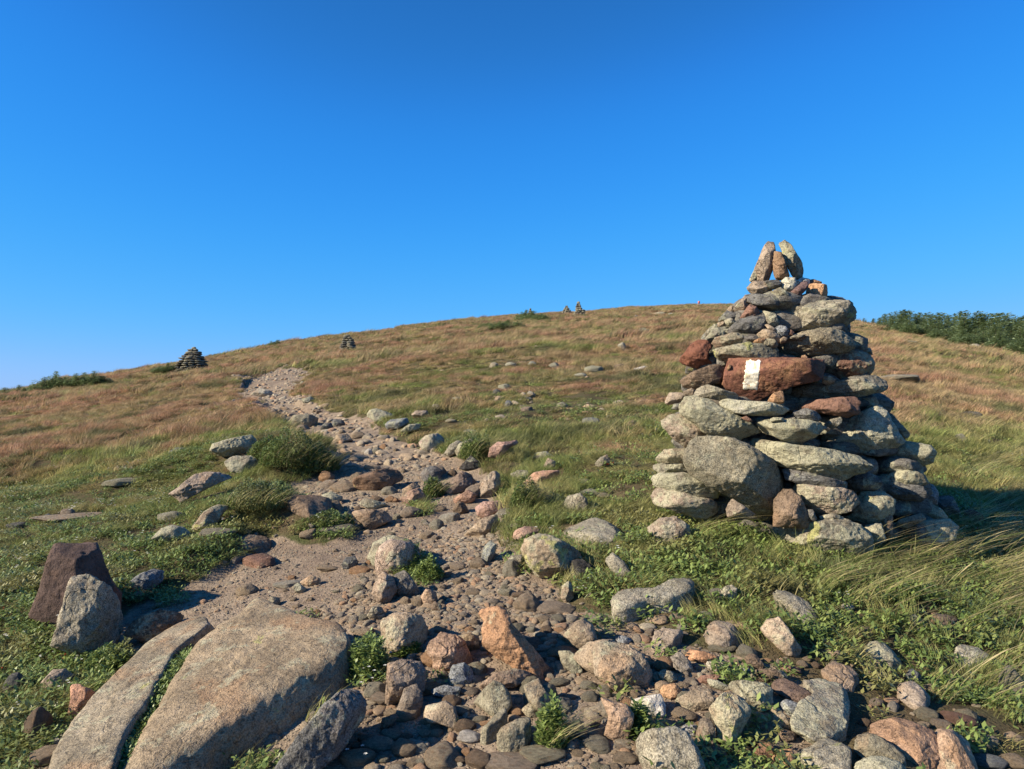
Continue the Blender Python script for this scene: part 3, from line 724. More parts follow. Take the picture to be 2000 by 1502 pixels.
# ---------------------------------------------------------------- single rocks traced in the photograph
def z5(pts): return [(650 + x / 4, 1200 + y / 4) for x, y in pts]            # crops used while tracing
def z3(pts): return [(1200 + x / 4, 1150 + y / 4) for x, y in pts]
def z4(pts): return [(1600 + x / 4.2675, 1150 + y / 4.2675) for x, y in pts]
def z1(pts): return [(450 + x / 4, 850 + y / 4) for x, y in pts]
def z2(pts): return [(850 + x / 4.444, 830 + y / 4.444) for x, y in pts]
def zf(pts): return [(x / 2.857, 1000 + y / 2.857) for x, y in pts]
def zr(pts): return [(250 + x / 2.222, 640 + y / 2.222) for x, y in pts]
PR = [
 # slabs lying in the ground: F = flat, number = height above the ground in metres
 ('F', .17, zf, [(1430,556),(1340,640),(1230,690),(1080,790),(960,930),(880,1110),(770,1290),(700,1460),(720,1600),(1000,1600),(1060,1400),(1270,1290),(1480,1210),(1720,1090),(1880,960),(2010,850),(1960,760),(1880,660),(1720,640),(1560,585)], 'slab', (.30,.235,.155), 'rock_slab', 'rock slab', 'broad smooth tan bedrock slab at the lower left of the trail', dict(p=9, sub=6, facets=0, rough=.035, chips=5, planes=[((.72,-.5,.45),.62),((0,0,1),.9)])),
 ('F', .13, zf, [(1130,610),(1000,650),(830,760),(640,960),(500,1110),(370,1280),(290,1434),(250,1560),(620,1600),(722,1300),(838,1120),(892,985),(972,860),(1048,785),(1140,715),(1195,660)], 'slab', (.28,.235,.165), 'rock_slab', 'rock slab', 'long narrow olive tan bedrock slab along the left edge of the broad slab', dict(p=9, sub=6, facets=0, rough=.035)),
 ('F', .05, z3, [(1500,700),(1640,690),(1760,760),(1830,900),(1800,1100),(1700,1200),(1420,1200),(1380,1050),(1450,930),(1560,880),(1480,780)], 'lichen', 'grey', 'flat_rock', 'rock', 'flat grey lichened rock sunk in the ground at the lower right', dict(p=12, facets=0, rough=.05, sub=6)),
 ('F', .05, z3, [(1420,1210),(1700,1210),(1840,1260),(1850,1450),(1640,1420),(1500,1380)], 'lichen', 'grey', 'flat_rock', 'rock', 'small flat grey rock just below the flat sunken grey rock', dict(p=12, facets=0)),
 ('F', .07, z3, [(0,100),(150,60),(300,50),(420,0),(560,-60),(620,10),(600,70),(450,110),(250,135),(120,190),(0,200),(-20,150)], 'granite', 'grey', 'flat_rock', 'rock', 'long low grey rock in the greenery below the cairn, widening to the right', dict(p=8, facets=1)),
 ('F', .06, z2, [(1100,960),(1150,840),(1260,825),(1500,840),(1650,870),(1700,940),(1600,980),(1420,1035),(1280,1010)], 'slab', 'grey', 'flat_rock', 'rock', 'broad flat grey rock between the big speckled boulder and the cairn', dict(p=12, facets=2)),
 ('F', .05, z3, [(1240,20),(1330,0),(1430,40),(1560,140),(1650,240),(1500,240),(1380,170),(1250,100)], 'granite', 'grey', 'flat_rock', 'rock', 'smooth grey slanting rock in the green plants right of the long low rock', dict(p=12, facets=2)),
 ('F', .07, z4, [(425,1100),(450,1040),(520,1035),(640,1070),(760,1130),(920,1190),(1010,1380),(960,1400),(820,1360),(700,1290),(560,1200),(440,1140)], 'tan', (.36,.23,.15), 'flat_rock', 'rock', 'long orange streaked rock at the lower right corner', dict(p=14, layered=1.2, sub=6)),
 ('F', .10, z4, [(910,1200),(960,1170),(1050,1180),(1200,1260),(1340,1440),(1360,1530),(1240,1510),(1050,1440),(960,1330)], 'slab', (.37,.26,.18), 'flat_rock', 'rock', 'thick orange grey rock leaning on the end of the long orange streaked rock', dict(p=12, facets=3)),
 ('F', .05, z4, [(300,1330),(340,1190),(420,1200),(560,1270),(720,1390),(700,1410),(520,1370)], 'tan', 'olive', 'flat_rock', 'rock', 'flat wedge shaped olive rock left of the long orange streaked rock', dict(p=14)),
 ('F', .05, z4, [(300,1460),(480,1415),(700,1460),(830,1520),(600,1600),(300,1560)], 'pale', 'grey', 'flat_rock', 'rock', 'grey rock cut by the bottom edge under the wedge shaped olive rock', dict(p=9)),
 ('F', .05, z4, [(640,900),(650,830),(740,760),(830,790),(920,880),(880,960),(830,990),(740,930)], 'tan', 'pink', 'flat_rock', 'rock', 'pink grey rock among plants above the long orange streaked rock', dict(p=12)),
 ('F', .05, z4, [(370,480),(400,440),(570,450),(640,520),(690,590),(600,640),(480,570),(390,540)], 'lichen', 'olive', 'flat_rock', 'rock', 'olive flat rock overgrown by plants on the right', dict(p=12)),
 ('F', .04, z4, [(890,250),(950,210),(1080,215),(1170,250),(1100,300),(1000,310)], 'tan', 'brown', 'flat_rock', 'rock', 'brown rock half under the long wind blown grass', dict(p=12)),
 ('F', .04, z4, [(1070,570),(1200,480),(1320,430),(1430,540),(1380,600),(1200,620)], 'granite', 'grey', 'flat_rock', 'rock', 'grey rock combed over by grass at the right edge', dict(p=12)),
 ('F', .05, z4, [(5,670),(130,620),(260,660),(335,720),(280,790),(190,810),(90,740)], 'tan', (.28,.21,.15), 'flat_rock', 'rock', 'angular tan grey rock beside the upper end of the flat sunken grey rock', dict(p=22)),
 ('F', .06, z3, [(680,290),(800,255),(970,275),(1000,360),(900,420),(780,420),(740,370)], 'tan', 'pink', 'flat_rock', 'rock', 'pinkish flat rock with red leaves in front of it', dict(p=16)),
 ('F', .05, z3, [(290,400),(330,330),(440,295),(530,310),(530,360),(450,430),(350,475),(300,460)], 'tan', 'pink', 'flat_rock', 'rock', 'pink grey leaf shaped rock left of the pinkish flat rock', dict(p=14)),
 ('F', .07, z1, [(350,480),(460,465),(600,490),(740,540),(800,590),(790,620),(640,620),(520,590),(400,530)], 'tan', 'brown', 'flat_rock', 'rock', 'flat brown rock capping the left bank of the trail', dict(p=14, facets=2)),
 ('F', .04, z1, [(30,800),(130,745),(230,770),(310,830),(310,880),(200,900),(60,870)], 'tan', 'brown', 'flat_rock', 'rock', 'flat brown rock at the left trail edge below the bank', dict(p=14)),
 ('F', .04, z1, [(80,940),(200,910),(320,950),(370,1000),(250,1020),(110,990)], 'tan', 'redbrown', 'flat_rock', 'rock', 'dark red brown rock at the left trail edge under the flat brown one', dict(p=16)),
 ('F', .06, z5, [(1280,980),(1440,870),(1460,780),(1540,830),(1555,900),(1500,970),(1380,1000)], 'slab', 'olive', 'flat_rock', 'rock', 'curved olive stone left of the grass tuft at the bottom', dict(p=8, facets=1)),
 ('F', .05, z5, [(1150,940),(1250,840),(1340,780),(1360,820),(1320,880),(1200,950)], 'tan', 'olive', 'flat_rock', 'rock', 'thin bent olive stone left of the curved olive stone', dict(p=8, facets=1)),
 # standing or blocky rocks: outline faces the viewer
 ('V', 0, None, [(107,1066),(188,1064),(203,1108),(232,1180),(200,1215),(110,1232),(60,1200),(78,1155),(95,1100)], 'iron', (.115,.078,.064), 'standing_stone', 'rock', 'tall dark purple stone standing with a flat top at the left edge', dict(p=40, facets=2, rough=.022, chips=9, planes=[((-.52,.02,.85),.60),((.62,.05,.78),.60)], dk=.5)),
 ('V', 0, None, [(140,1133),(175,1128),(215,1150),(230,1182),(237,1232),(226,1266),(192,1296),(150,1276),(103,1257),(115,1225),(130,1170)], 'granite', 'grey', 'standing_stone', 'rock', 'rough grey upright stone leaning in front of the tall dark purple stone', dict(p=16, sub=6, facets=3, rough=.06, planes=[((-.3,.2,.93),.85),((.8,0,.5),.75)])),
 ('V', 0, None, [(185,1130),(214,1130),(236,1160),(235,1215),(205,1215),(190,1160)], 'rust', 'rust', 'rock', 'rock', 'rusty stone behind the rough grey upright stone', {}),
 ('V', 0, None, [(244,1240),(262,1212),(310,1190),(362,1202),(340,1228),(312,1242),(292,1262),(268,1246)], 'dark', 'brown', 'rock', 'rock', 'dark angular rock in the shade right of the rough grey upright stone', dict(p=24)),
 ('V', 0, zf, [(715,400),(780,350),(850,318),(910,335),(900,390),(840,440),(760,440)], 'granite', 'blue', 'rock', 'rock', 'dark speckled pale topped rock above the shaded angular rock', {}),
 ('V', 0, zf, [(395,970),(440,965),(560,1030),(540,1080),(440,1150),(400,1160),(385,1120),(400,1050)], 'tan', (.42,.24,.16), 'rock', 'rock', 'small salmon pink angular rock left of the long narrow slab', dict(p=22)),
 ('V', 0, zf, [(225,960),(300,880),(360,875),(415,910),(380,950),(250,1000)], 'tan', 'pink', 'rock', 'rock', 'brown pointed rock in plants above the salmon pink rock', dict(p=20)),
 ('V', 0, zf, [(845,150),(900,90),(960,72),(1020,85),(1070,125),(1000,160),(930,170)], 'pale', 'grey', 'rock', 'rock', 'pale grey rounded rock in the grass left of the trail', dict(p=10)),
 ('V', 0, zf, [(1070,85),(1120,30),(1170,5),(1205,30),(1210,80),(1150,105)], 'lichen', 'tan', 'rock', 'rock', 'tan pointed rock just above the pale grey rounded rock', dict(p=16)),
 ('V', 0, zf, [(1540,1434),(1700,1220),(1800,1100),(1900,1010),(1990,1010),(2035,1080),(2030,1150),(1900,1330),(1780,1440),(1600,1520)], 'granite', 'dgrey', 'boulder', 'boulder', 'long dark grey boulder with yellow lichen below the broad slab', dict(p=14, sub=6, facets=2, planes=[((.75,-.4,.5),.62)], rough=.04)),
 ('V', 0, zf, [(950,1450),(1040,1320),(1100,1290),(1170,1320),(1190,1400),(1150,1470),(1050,1500)], 'granite', 'grey', 'rock', 'rock', 'grey pointed rock at the bottom edge under the broad slab', dict(p=10)),
 ('V', 0, z5, [(370,60),(480,0),(600,0),(690,30),(735,100),(735,190),(660,260),(560,260),(430,330),(375,330),(370,200)], 'yellow', 'tan', 'boulder', 'boulder', 'rounded tan boulder with yellow lichen right of the broad slab', dict(p=8, sub=6, planes=[((.75,-.1,.55),.7)])),
 ('V', 0, z5, [(760,230),(850,150),(960,160),(1040,230),(1090,360),(1090,420),(960,380),(860,460),(810,440),(750,300)], 'tan', (.34,.23,.16), 'boulder', 'rock', 'streaked pink tan rock right of the rounded tan boulder', dict(p=18, layered=1.5, sub=6, planes=[((.7,-.3,.6),.7)])),
 ('V', 0, z5, [(975,165),(1060,150),(1140,160),(1140,270),(1060,310),(1000,250)], 'tan', 'olive', 'rock', 'rock', 'small olive block behind the streaked pink tan rock', dict(p=20)),
 ('V', 0, z5, [(1190,130),(1210,70),(1150,20),(1180,-20),(1310,-50),(1360,-20),(1400,90),(1560,260),(1640,370),(1720,440),(1710,520),(1600,500),(1420,410),(1290,330),(1200,250)], 'tan', (.40,.235,.135), 'boulder', 'boulder', 'long orange boulder slanting down to the right in the middle foreground', dict(p=18, sub=6, planes=[((.65,.45,.5),.55),((-.2,-.5,.8),.85)], facets=2, rough=.07)),
 ('V', 0, z5, [(910,480),(940,400),(1030,385),(1080,430),(1105,500),(1040,570),(940,570),(915,540)], 'granite', 'blue', 'rock', 'rock', 'smooth blue grey block in front of the streaked pink tan rock', dict(p=20, planes=[((.6,.1,.75),.75),((-.3,.3,.9),.85)], facets=1)),
 ('V', 0, z5, [(1130,570),(1260,470),(1420,425),(1560,460),(1540,500),(1400,570),(1250,560),(1140,610)], 'tan', (.33,.24,.17), 'rock', 'rock', 'flat tan banded stone below the long orange boulder', dict(p=12, layered=1.5)),
 ('V', 0, z5, [(1110,690),(1180,590),(1260,530),(1330,560),(1380,630),(1395,720),(1350,790),(1260,800),(1180,740)], 'slab', 'olive', 'rock', 'rock', 'round tan stone tilted up under the flat tan banded stone', dict(p=8, facets=1)),
 ('V', 0, z5, [(760,590),(870,555),(990,570),(975,660),(880,650),(790,630)], 'granite', 'blue', 'rock', 'rock', 'flat slate grey stone left of the round tilted stone', dict(p=18)),
 ('V', 0, z5, [(720,800),(740,720),(880,680),(950,730),(975,830),(965,905),(860,860),(760,840)], 'slab', 'tan', 'rock', 'rock', 'tan half round stone below the flat slate grey stone', dict(p=10, facets=1)),
 ('V', 0, z5, [(420,690),(440,400),(540,360),(680,385),(745,450),(740,580),(690,620),(600,560),(510,680),(480,730)], 'tan', (.24,.19,.145), 'boulder', 'rock', 'brown grooved rock between the plants and the flat slate grey stone', dict(p=12, sub=6, layered=.6)),
 ('V', 0, z5, [(490,790),(560,590),(650,545),(700,620),(700,740),(620,800),(530,820)], 'tan', (.22,.18,.14), 'rock', 'rock', 'brown rock leaning against the brown grooved rock', dict(p=12)),
 ('V', 0, z5, [(370,900),(390,810),(480,780),(520,810),(450,860),(400,920)], 'tan', 'brown', 'rock', 'rock', 'small dark brown rock at the foot of the leaning brown rock', {}),
 ('V', 0, z5, [(1500,560),(1610,510),(1660,600),(1760,700),(1750,760),(1640,820),(1600,740),(1530,660)], 'slab', 'olive', 'boulder', 'rock', 'olive brown stone under the lower tip of the long orange boulder', dict(p=12, planes=[((.8,-.1,.5),.6)])),
 ('V', 0, z5, [(1470,740),(1540,695),(1610,760),(1600,820),(1520,800)], 'slab', 'olive', 'rock', 'rock', 'small olive stone left of the grass tuft', {}),
 ('V', 0, z5, [(1880,80),(1960,30),(2030,90),(2060,200),(1990,300),(1900,260),(1790,180)], 'slab', 'tan', 'rock', 'rock', 'rounded tan stone right of the upper end of the long orange boulder', dict(p=7)),
 ('V', 0, z5, [(1760,290),(1860,290),(1920,370),(1950,450),(1880,470),(1800,400)], 'yellow', 'olive', 'rock', 'rock', 'yellowish stone between the orange boulder and the cracked grey boulder', {}),
 ('V', 0, None, [(1120,1285),(1150,1255),(1200,1250),(1215,1300),(1200,1330),(1150,1310)], 'slab', 'tan', 'rock', 'rock', 'tan stone behind the left of the two toned boulder', {}),
 ('V', 0, None, [(1158,1268),(1178,1253),(1225,1260),(1255,1280),(1272,1310),(1275,1345),(1248,1362),(1205,1352),(1168,1318),(1162,1295)], 'slab', (.31,.25,.18), 'boulder', 'boulder', 'two toned boulder, grey above and orange below, in the lower middle', dict(p=14, sub=6, facets=3, planes=[((.2,-.75,.5),.8),((.85,-.1,.4),.8)], rough=.05)),
 ('V', 0, z3, [(85,880),(200,850),(350,825),(400,910),(380,990),(340,1005),(240,975),(130,930)], 'slab', (.50,.46,.39), 'rock', 'rock', 'bright white stone in the lower middle', dict(p=14, planes=[((0,.7,.7),.8)])),
 ('V', 0, z3, [(170,1190),(210,1130),(320,1100),(470,1085),(560,1130),(640,1270),(690,1400),(600,1500),(260,1520),(190,1320)], 'granite', 'grey', 'boulder', 'boulder', 'round pale grey boulder at the bottom edge', dict(p=9, sub=6, facets=3, rough=.04)),
 ('V', 0, z3, [(-110,850),(0,900),(90,910),(150,980),(130,1080),(80,1240),(0,1180),(-70,1130),(-40,1000)], 'tan', (.36,.25,.17), 'boulder', 'rock', 'orange tan rock left of the round pale grey boulder', dict(p=14)),
 ('V', 0, z3, [(750,950),(830,840),(900,800),(1000,860),(1060,960),(990,1110),(930,1260),(880,1265),(820,1220),(800,1080)], 'yellow', (.30,.235,.155), 'boulder', 'boulder', 'pointed olive tan boulder with a dark shaded right side, lower right', dict(p=16, sub=6, facets=2, planes=[((.75,-.35,.5),.7)], dk=.55)),
 ('V', 0, z3, [(880,740),(1000,715),(1180,740),(1245,820),(1240,880),(1140,960),(1070,960),(960,850)], 'lichen', 'olive', 'boulder', 'boulder', 'olive lichened block behind the pointed olive tan boulder', dict(p=16, sub=6, planes=[((0,.6,.75),.75)])),
 ('V', 0, z3, [(720,700),(800,715),(890,760),(900,800),(830,790),(750,760)], 'lichen', 'grey', 'rock', 'rock', 'thin grey stone left of the olive lichened block', {}),
 ('V', 0, z3, [(1230,790),(1250,710),(1330,700),(1460,770),(1590,870),(1570,910),(1460,925),(1340,860)], 'tan', (.17,.12,.095), 'rock', 'rock', 'wedge stone with a dark top and orange edge on the flat sunken grey rock', dict(p=20, planes=[((.1,.75,.6),.5)])),
 ('V', 0, z3, [(1290,900),(1340,865),(1420,890),(1470,940),(1410,1015),(1350,980)], 'granite', 'blue', 'rock', 'rock', 'blue grey cobble below the dark topped wedge stone', dict(p=12)),
 ('V', 0, z3, [(1220,990),(1240,920),(1290,940),(1390,1060),(1370,1115),(1300,1110),(1230,1060)], 'tan', 'olive', 'rock', 'rock', 'thin olive stone between the pointed boulder and the blue grey cobble', {}),
 ('V', 0, z3, [(1220,1150),(1290,1100),(1420,1120),(1400,1180),(1300,1200)], 'tan', 'brown', 'rock', 'rock', 'flat brown stone below the thin olive stone', {}),
 ('V', 0, z3, [(1080,1290),(1130,1210),(1210,1200),(1260,1250),(1200,1350),(1140,1360)], 'rust', 'redbrown', 'rock', 'rock', 'reddish brown stone near the bottom edge', dict(p=14)),
 ('V', 0, z3, [(1215,1310),(1290,1265),(1380,1255),(1400,1300),(1415,1410),(1290,1410),(1270,1360)], 'tan', 'orange', 'rock', 'rock', 'bright orange angular stone at the bottom edge', dict(p=20)),
 ('V', 0, z3, [(640,1140),(670,1020),(750,1010),(780,1100),(810,1260),(700,1270),(650,1210)], 'tan', (.20,.165,.125), 'rock', 'rock', 'dark upright stone between the pale grey and the pointed boulder', dict(p=20, planes=[((-.5,.2,.8),.75)])),
 ('V', 0, z3, [(510,1090),(560,1060),(650,1070),(655,1140),(600,1160)], 'granite', 'blue', 'rock', 'rock', 'grey cobble right behind the round pale grey boulder', dict(p=8)),
 ('V', 0, z3, [(480,870),(600,800),(740,785),(775,860),(760,920),(640,970),(540,960)], 'tan', (.26,.21,.15), 'rock', 'rock', 'brown grooved block right of the bright white stone', dict(p=16, layered=1)),
 ('V', 0, z3, [(360,790),(390,750),(470,740),(530,795),(520,840),(440,865),(370,830)], 'tan', 'orange', 'rock', 'rock', 'orange stone above the bright white stone', dict(p=10)),
 ('V', 0, z3, [(555,520),(600,478),(700,490),(820,540),(800,575),(700,580),(590,555)], 'tan', (.46,.26,.15), 'rock', 'rock', 'long bright orange stone at the edge of the green plants', dict(p=16)),
 ('V', 0, z3, [(700,610),(730,570),(850,570),(870,620),(830,650),(740,630)], 'granite', 'pale', 'rock', 'rock', 'pale stone just below the long bright orange stone', dict(p=12)),
 ('V', 0, z3, [(965,650),(980,615),(1040,615),(1070,645),(1020,680),(980,675)], 'granite', 'white', 'rock', 'rock', 'small white cobble right of the pale stone', dict(p=7)),
 ('V', 0, z3, [(1000,570),(1060,510),(1110,520),(1170,600),(1150,640),(1070,640)], 'tan', 'brown', 'rock', 'rock', 'brown pointed stone behind the small white cobble', dict(p=16)),
 ('V', 0, z3, [(1000,690),(1040,650),(1180,625),(1320,640),(1350,690),(1250,740),(1100,740)], 'lichen', 'brown', 'rock', 'rock', 'broad brown lichened stone behind the olive lichened block', dict(p=12)),
 ('V', 0, z3, [(1300,620),(1350,600),(1450,610),(1460,660),(1400,680),(1330,650)], 'tan', 'redbrown', 'rock', 'rock', 'red brown half round stone right of the broad brown stone', dict(p=8)),
 ('V', 0, z3, [(640,720),(680,680),(780,665),(850,700),(760,730),(670,750)], 'rust', 'redbrown', 'rock', 'rock', 'low red brown stone left of the thin grey stone', {}),
 ('V', 0, z3, [(410,510),(520,500),(590,570),(610,640),(520,665),(450,600)], 'granite', (.24,.21,.17), 'rock', 'rock', 'grey brown grooved stone right of the two toned boulder', dict(layered=1)),
 ('V', 0, z3, [(345,660),(380,630),(450,650),(490,710),(430,745),(380,720)], 'granite', 'olive', 'rock', 'rock', 'grey cobble between the two toned boulder and the orange stone', dict(p=10)),
 ('V', 0, z3, [(0,390),(60,365),(135,395),(100,440),(30,440)], 'granite', 'blue', 'rock', 'rock', 'flat blue grey stone just behind the two toned boulder', {}),
 ('V', 0, z3, [(1150,310),(1200,240),(1290,220),(1340,290),(1400,390),(1480,490),(1430,530),(1340,510),(1270,450),(1200,380)], 'yellow', (.36,.28,.2), 'boulder', 'rock', 'steep pale stone streaked yellow and orange in the green plants', dict(p=16, layered=1)),
 ('V', 0, z3, [(770,90),(830,10),(900,-30),(955,0),(950,90),(880,120),(800,120)], 'granite', 'grey', 'rock', 'rock', 'small grey pointed rock right of the long low grey rock', dict(p=14)),
 ('V', 0, z2, [(760,1080),(800,1000),(900,955),(1000,970),(1130,1040),(1260,1120),(1340,1230),(1180,1280),(1060,1390),(960,1380),(880,1290),(810,1180)], 'yellow', (.31,.245,.17), 'boulder', 'boulder', 'big speckled tan boulder with a dark underside at the right of the trail', dict(p=12, sub=6, facets=1, planes=[((.1,-.85,.35),.62),((.8,-.05,.5),.68)])),
 ('V', 0, z2, [(1180,1180),(1280,1170),(1360,1230),(1330,1330),(1230,1370),(1180,1290)], 'dark', 'black', 'rock', 'rock', 'rock coloured black as shade against the right of the big speckled boulder', dict(p=14)),  # black colour paints in the shade on the boulder's right
 ('V', 0, z2, [(1100,1400),(1180,1330),(1200,1500),(1130,1560),(1090,1500)], 'lichen', 'tan', 'rock', 'rock', 'small pale stone at the foot of the big speckled boulder', {}),
 ('V', 0, z2, [(1095,700),(1150,615),(1260,600),(1310,650),(1320,720),(1250,780),(1150,760)], 'granite', 'grey', 'rock', 'rock', 'rounded grey rock above the broad flat grey rock', dict(p=9)),
 ('V', 0, z2, [(1480,1180),(1540,1110),(1640,1190),(1720,1310),(1620,1340),(1530,1260)], 'granite', 'grey', 'rock', 'rock', 'grey slanting rock right of the big speckled boulder', dict(p=9)),
 ('V', 0, None, [(1265,1030),(1290,1013),(1320,1010),(1345,1025),(1348,1045),(1310,1062),(1275,1055)], 'lichen', 'pink', 'rock', 'rock', 'pink lichened rock in the grass at the left foot of the cairn', dict(p=12, sub=6)),
 ('V', 0, z2, [(1380,345),(1430,285),(1490,260),(1520,310),(1500,350),(1430,370)], 'tan', 'grey', 'rock', 'rock', 'small pointed rock in the grass left of the cairn', dict(p=14)),
 ('V', 0, z2, [(355,600),(440,450),(510,405),(555,420),(560,520),(500,620),(400,640)], 'tan', 'pink', 'rock', 'rock', 'pink upright rock on the right trail edge', dict(p=14)),
 ('V', 0, z2, [(650,430),(720,392),(800,395),(820,440),(760,480),(680,470)], 'granite', 'grey', 'rock', 'rock', 'grey round rock above the pink upright rock', dict(p=8)),
 ('V', 0, z2, [(770,500),(860,420),(930,400),(1060,400),(1060,450),(930,480),(900,570),(800,550)], 'tan', (.42,.26,.19), 'rock', 'rock', 'salmon coloured rock in the turf right of the grey round rock', dict(p=14)),
 ('V', 0, z2, [(350,720),(420,670),(560,660),(590,710),(560,760),(420,800),(360,780)], 'tan', (.36,.24,.2), 'rock', 'rock', 'low pink rock left of the round heath clump', dict(p=14)),
 ('V', 0, z2, [(160,640),(230,600),(280,565),(350,600),(340,660),(250,690),(170,680)], 'tan', (.40,.25,.18), 'rock', 'rock', 'salmon stone at the right trail edge below the dark topped rock', {}),
 ('V', 0, z2, [(150,740),(200,660),(250,680),(290,750),(230,780),(170,775)], 'tan', 'brown', 'rock', 'rock', 'small brown pointed stone below the salmon stone', dict(p=16)),
 ('V', 0, z2, [(45,570),(100,510),(230,405),(310,430),(330,510),(270,570),(120,600)], 'tan', (.23,.17,.13), 'boulder', 'rock', 'brown rock with a grooved dark top at the right trail edge', dict(p=14, layered=.7)),
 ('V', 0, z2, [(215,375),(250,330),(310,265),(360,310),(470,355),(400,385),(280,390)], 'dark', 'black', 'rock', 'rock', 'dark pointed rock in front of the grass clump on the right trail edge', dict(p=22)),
 ('V', 0, z2, [(250,960),(330,880),(420,810),(520,780),(560,830),(520,910),(420,970),(300,980)], 'tan', 'tan', 'rock', 'rock', 'tan slanting rock below the round heath clump', dict(p=16)),
 ('V', 0, z2, [(660,980),(690,920),(780,880),(890,890),(900,930),(800,980),(700,1000)], 'tan', (.38,.25,.19), 'rock', 'rock', 'low salmon rock left above the big speckled boulder', dict(p=9)),
 ('V', 0, z2, [(400,1170),(420,1060),(480,1010),(530,1040),(520,1120),(460,1200)], 'lichen', 'blue', 'rock', 'rock', 'grey white topped rock at the trail edge left of the big speckled boulder', dict(p=14)),
 ('V', 0, z2, [(630,1180),(660,1135),(750,1130),(750,1220),(700,1290),(640,1270)], 'granite', 'grey', 'rock', 'rock', 'grey block touching the left of the big speckled boulder', dict(p=14)),
 ('V', 0, z2, [(75,250),(130,170),(200,125),(250,125),(210,180),(170,260),(120,280)], 'granite', 'grey', 'boulder', 'rock', 'smooth grey stone, left one of a leaning pair beside the trail', dict(p=8)),
 ('V', 0, z2, [(170,230),(220,160),(300,122),(390,130),(390,200),(280,240),(200,270)], 'pale', 'olive', 'boulder', 'rock', 'smooth pale stone, right one of a leaning pair beside the trail', dict(p=8)),
 ('V', 0, z2, [(460,280),(480,200),(540,150),(630,145),(720,125),(700,170),(640,200),(560,280),(500,300)], 'tan', (.37,.24,.19), 'boulder', 'rock', 'pink rock in the turf right of the leaning pair', dict(p=14)),
 ('V', 0, z2, [(830,290),(870,240),(960,230),(1020,270),(960,300)], 'pale', 'olive', 'rock', 'rock', 'low greenish rock in the turf above the salmon coloured rock', dict(p=8)),
 ('V', 0, z2, [(940,360),(980,290),(1040,320),(1040,370),(980,395)], 'tan', 'pink', 'rock', 'rock', 'small pointed pink rock below the low greenish rock', dict(p=16)),
 ('V', 0, zr, [(1265,500),(1290,470),(1340,460),(1370,480),(1375,520),(1330,540),(1280,530)], 'pale', (.33,.24,.2), 'boulder', 'rock', 'rounded rock with white top and pink side on the right trail edge', dict(p=9)),
 ('V', 0, zr, [(950,690),(990,650),(1110,612),(1200,625),(1190,660),(1100,700),(1040,708)], 'tan', (.23,.15,.1), 'boulder', 'rock', 'long brown slab propped across the trail', dict(p=20, layered=.6, dk=.35)),
 ('V', 0, zr, [(1265,640),(1290,610),(1330,600),(1365,620),(1350,665),(1290,670)], 'granite', 'dgrey', 'rock', 'rock', 'dark rounded rock with white top in the trail', dict(p=9)),
 ('V', 0, zr, [(1180,745),(1220,710),(1265,695),(1290,730),(1280,770),(1220,770)], 'tan', (.33,.22,.16), 'rock', 'rock', 'pink square faced rock below the dark rounded one', dict(p=20)),
 ('V', 0, zr, [(1195,700),(1240,670),(1270,690),(1230,720),(1190,745)], 'tan', 'tan', 'rock', 'rock', 'tan rock behind the pink square faced rock', dict(p=10)),
 ('V', 0, zr, [(970,800),(1040,790),(1140,795),(1150,830),(1110,850),(1070,870),(1040,880),(1000,840)], 'tan', (.29,.215,.15), 'boulder', 'rock', 'tan triangular rock with a flat top in the trail', dict(p=22)),
 ('V', 0, zr, [(1000,765),(1030,740),(1110,760),(1140,780),(1060,790)], 'pale', 'grey', 'rock', 'rock', 'pale flat rock behind the tan triangular one', {}),
 ('V', 0, zr, [(830,730),(880,712),(930,735),(920,770),(860,770)], 'lichen', 'grey', 'rock', 'rock', 'grey rock half grown over left of the tan triangular one', dict(p=8)),
 ('V', 0, None, [(718,1090),(730,1062),(760,1045),(795,1052),(820,1075),(800,1110),(740,1112)], 'lichen', 'olive', 'boulder', 'rock', 'rounded rock behind the pink granite one in the middle of the trail', dict(p=8)),
 ('V', 0, None, [(728,1098),(740,1068),(765,1056),(800,1062),(818,1080),(815,1112),(735,1125)], 'granite', (.36,.28,.22), 'boulder', 'rock', 'rounded pink granite rock with plants below it in the middle of the trail', dict(p=8)),
 ('V', 0, None, [(725,1158),(740,1128),(748,1118),(768,1130),(775,1155),(760,1175),(745,1182)], 'tan', (.31,.235,.17), 'rock', 'rock', 'tan pointed stone left of a dark one below the pink granite rock', dict(p=18)),
 ('V', 0, None, [(760,1125),(785,1110),(800,1125),(822,1158),(815,1170),(780,1165)], 'granite', (.16,.145,.12), 'rock', 'rock', 'dark pointed stone below the pink granite rock', dict(p=16)),
 ('V', 0, z1, [(870,1010),(900,960),(970,945),(1000,1000),(960,1040),(890,1050)], 'granite', 'dgrey', 'rock', 'rock', 'small jagged slate stone left of the pink granite rock', dict(p=20)),
 ('V', 0, z1, [(540,1150),(630,1095),(700,1120),(705,1180),(620,1180)], 'slab', 'tan', 'rock', 'rock', 'small tan peaked stone on the trail above the broad slab', dict(p=18)),
 ('V', 0, z1, [(480,1190),(530,1155),(590,1195),(580,1240),(510,1225)], 'slab', 'olive', 'rock', 'rock', 'small olive stone left of the tan peaked stone', dict(p=18)),
 ('V', 0, z1, [(270,1330),(320,1260),(380,1270),(390,1320),(330,1350),(285,1350)], 'granite', 'olive', 'rock', 'rock', 'olive angular stone on the trail just above the broad slab', dict(p=14)),
 ('V', 0, z1, [(1480,1270),(1530,1205),(1600,1225),(1620,1290),(1580,1340),(1510,1310)], 'tan', (.36,.26,.18), 'rock', 'rock', 'tan stone right of the dark pointed stone', dict(p=10)),
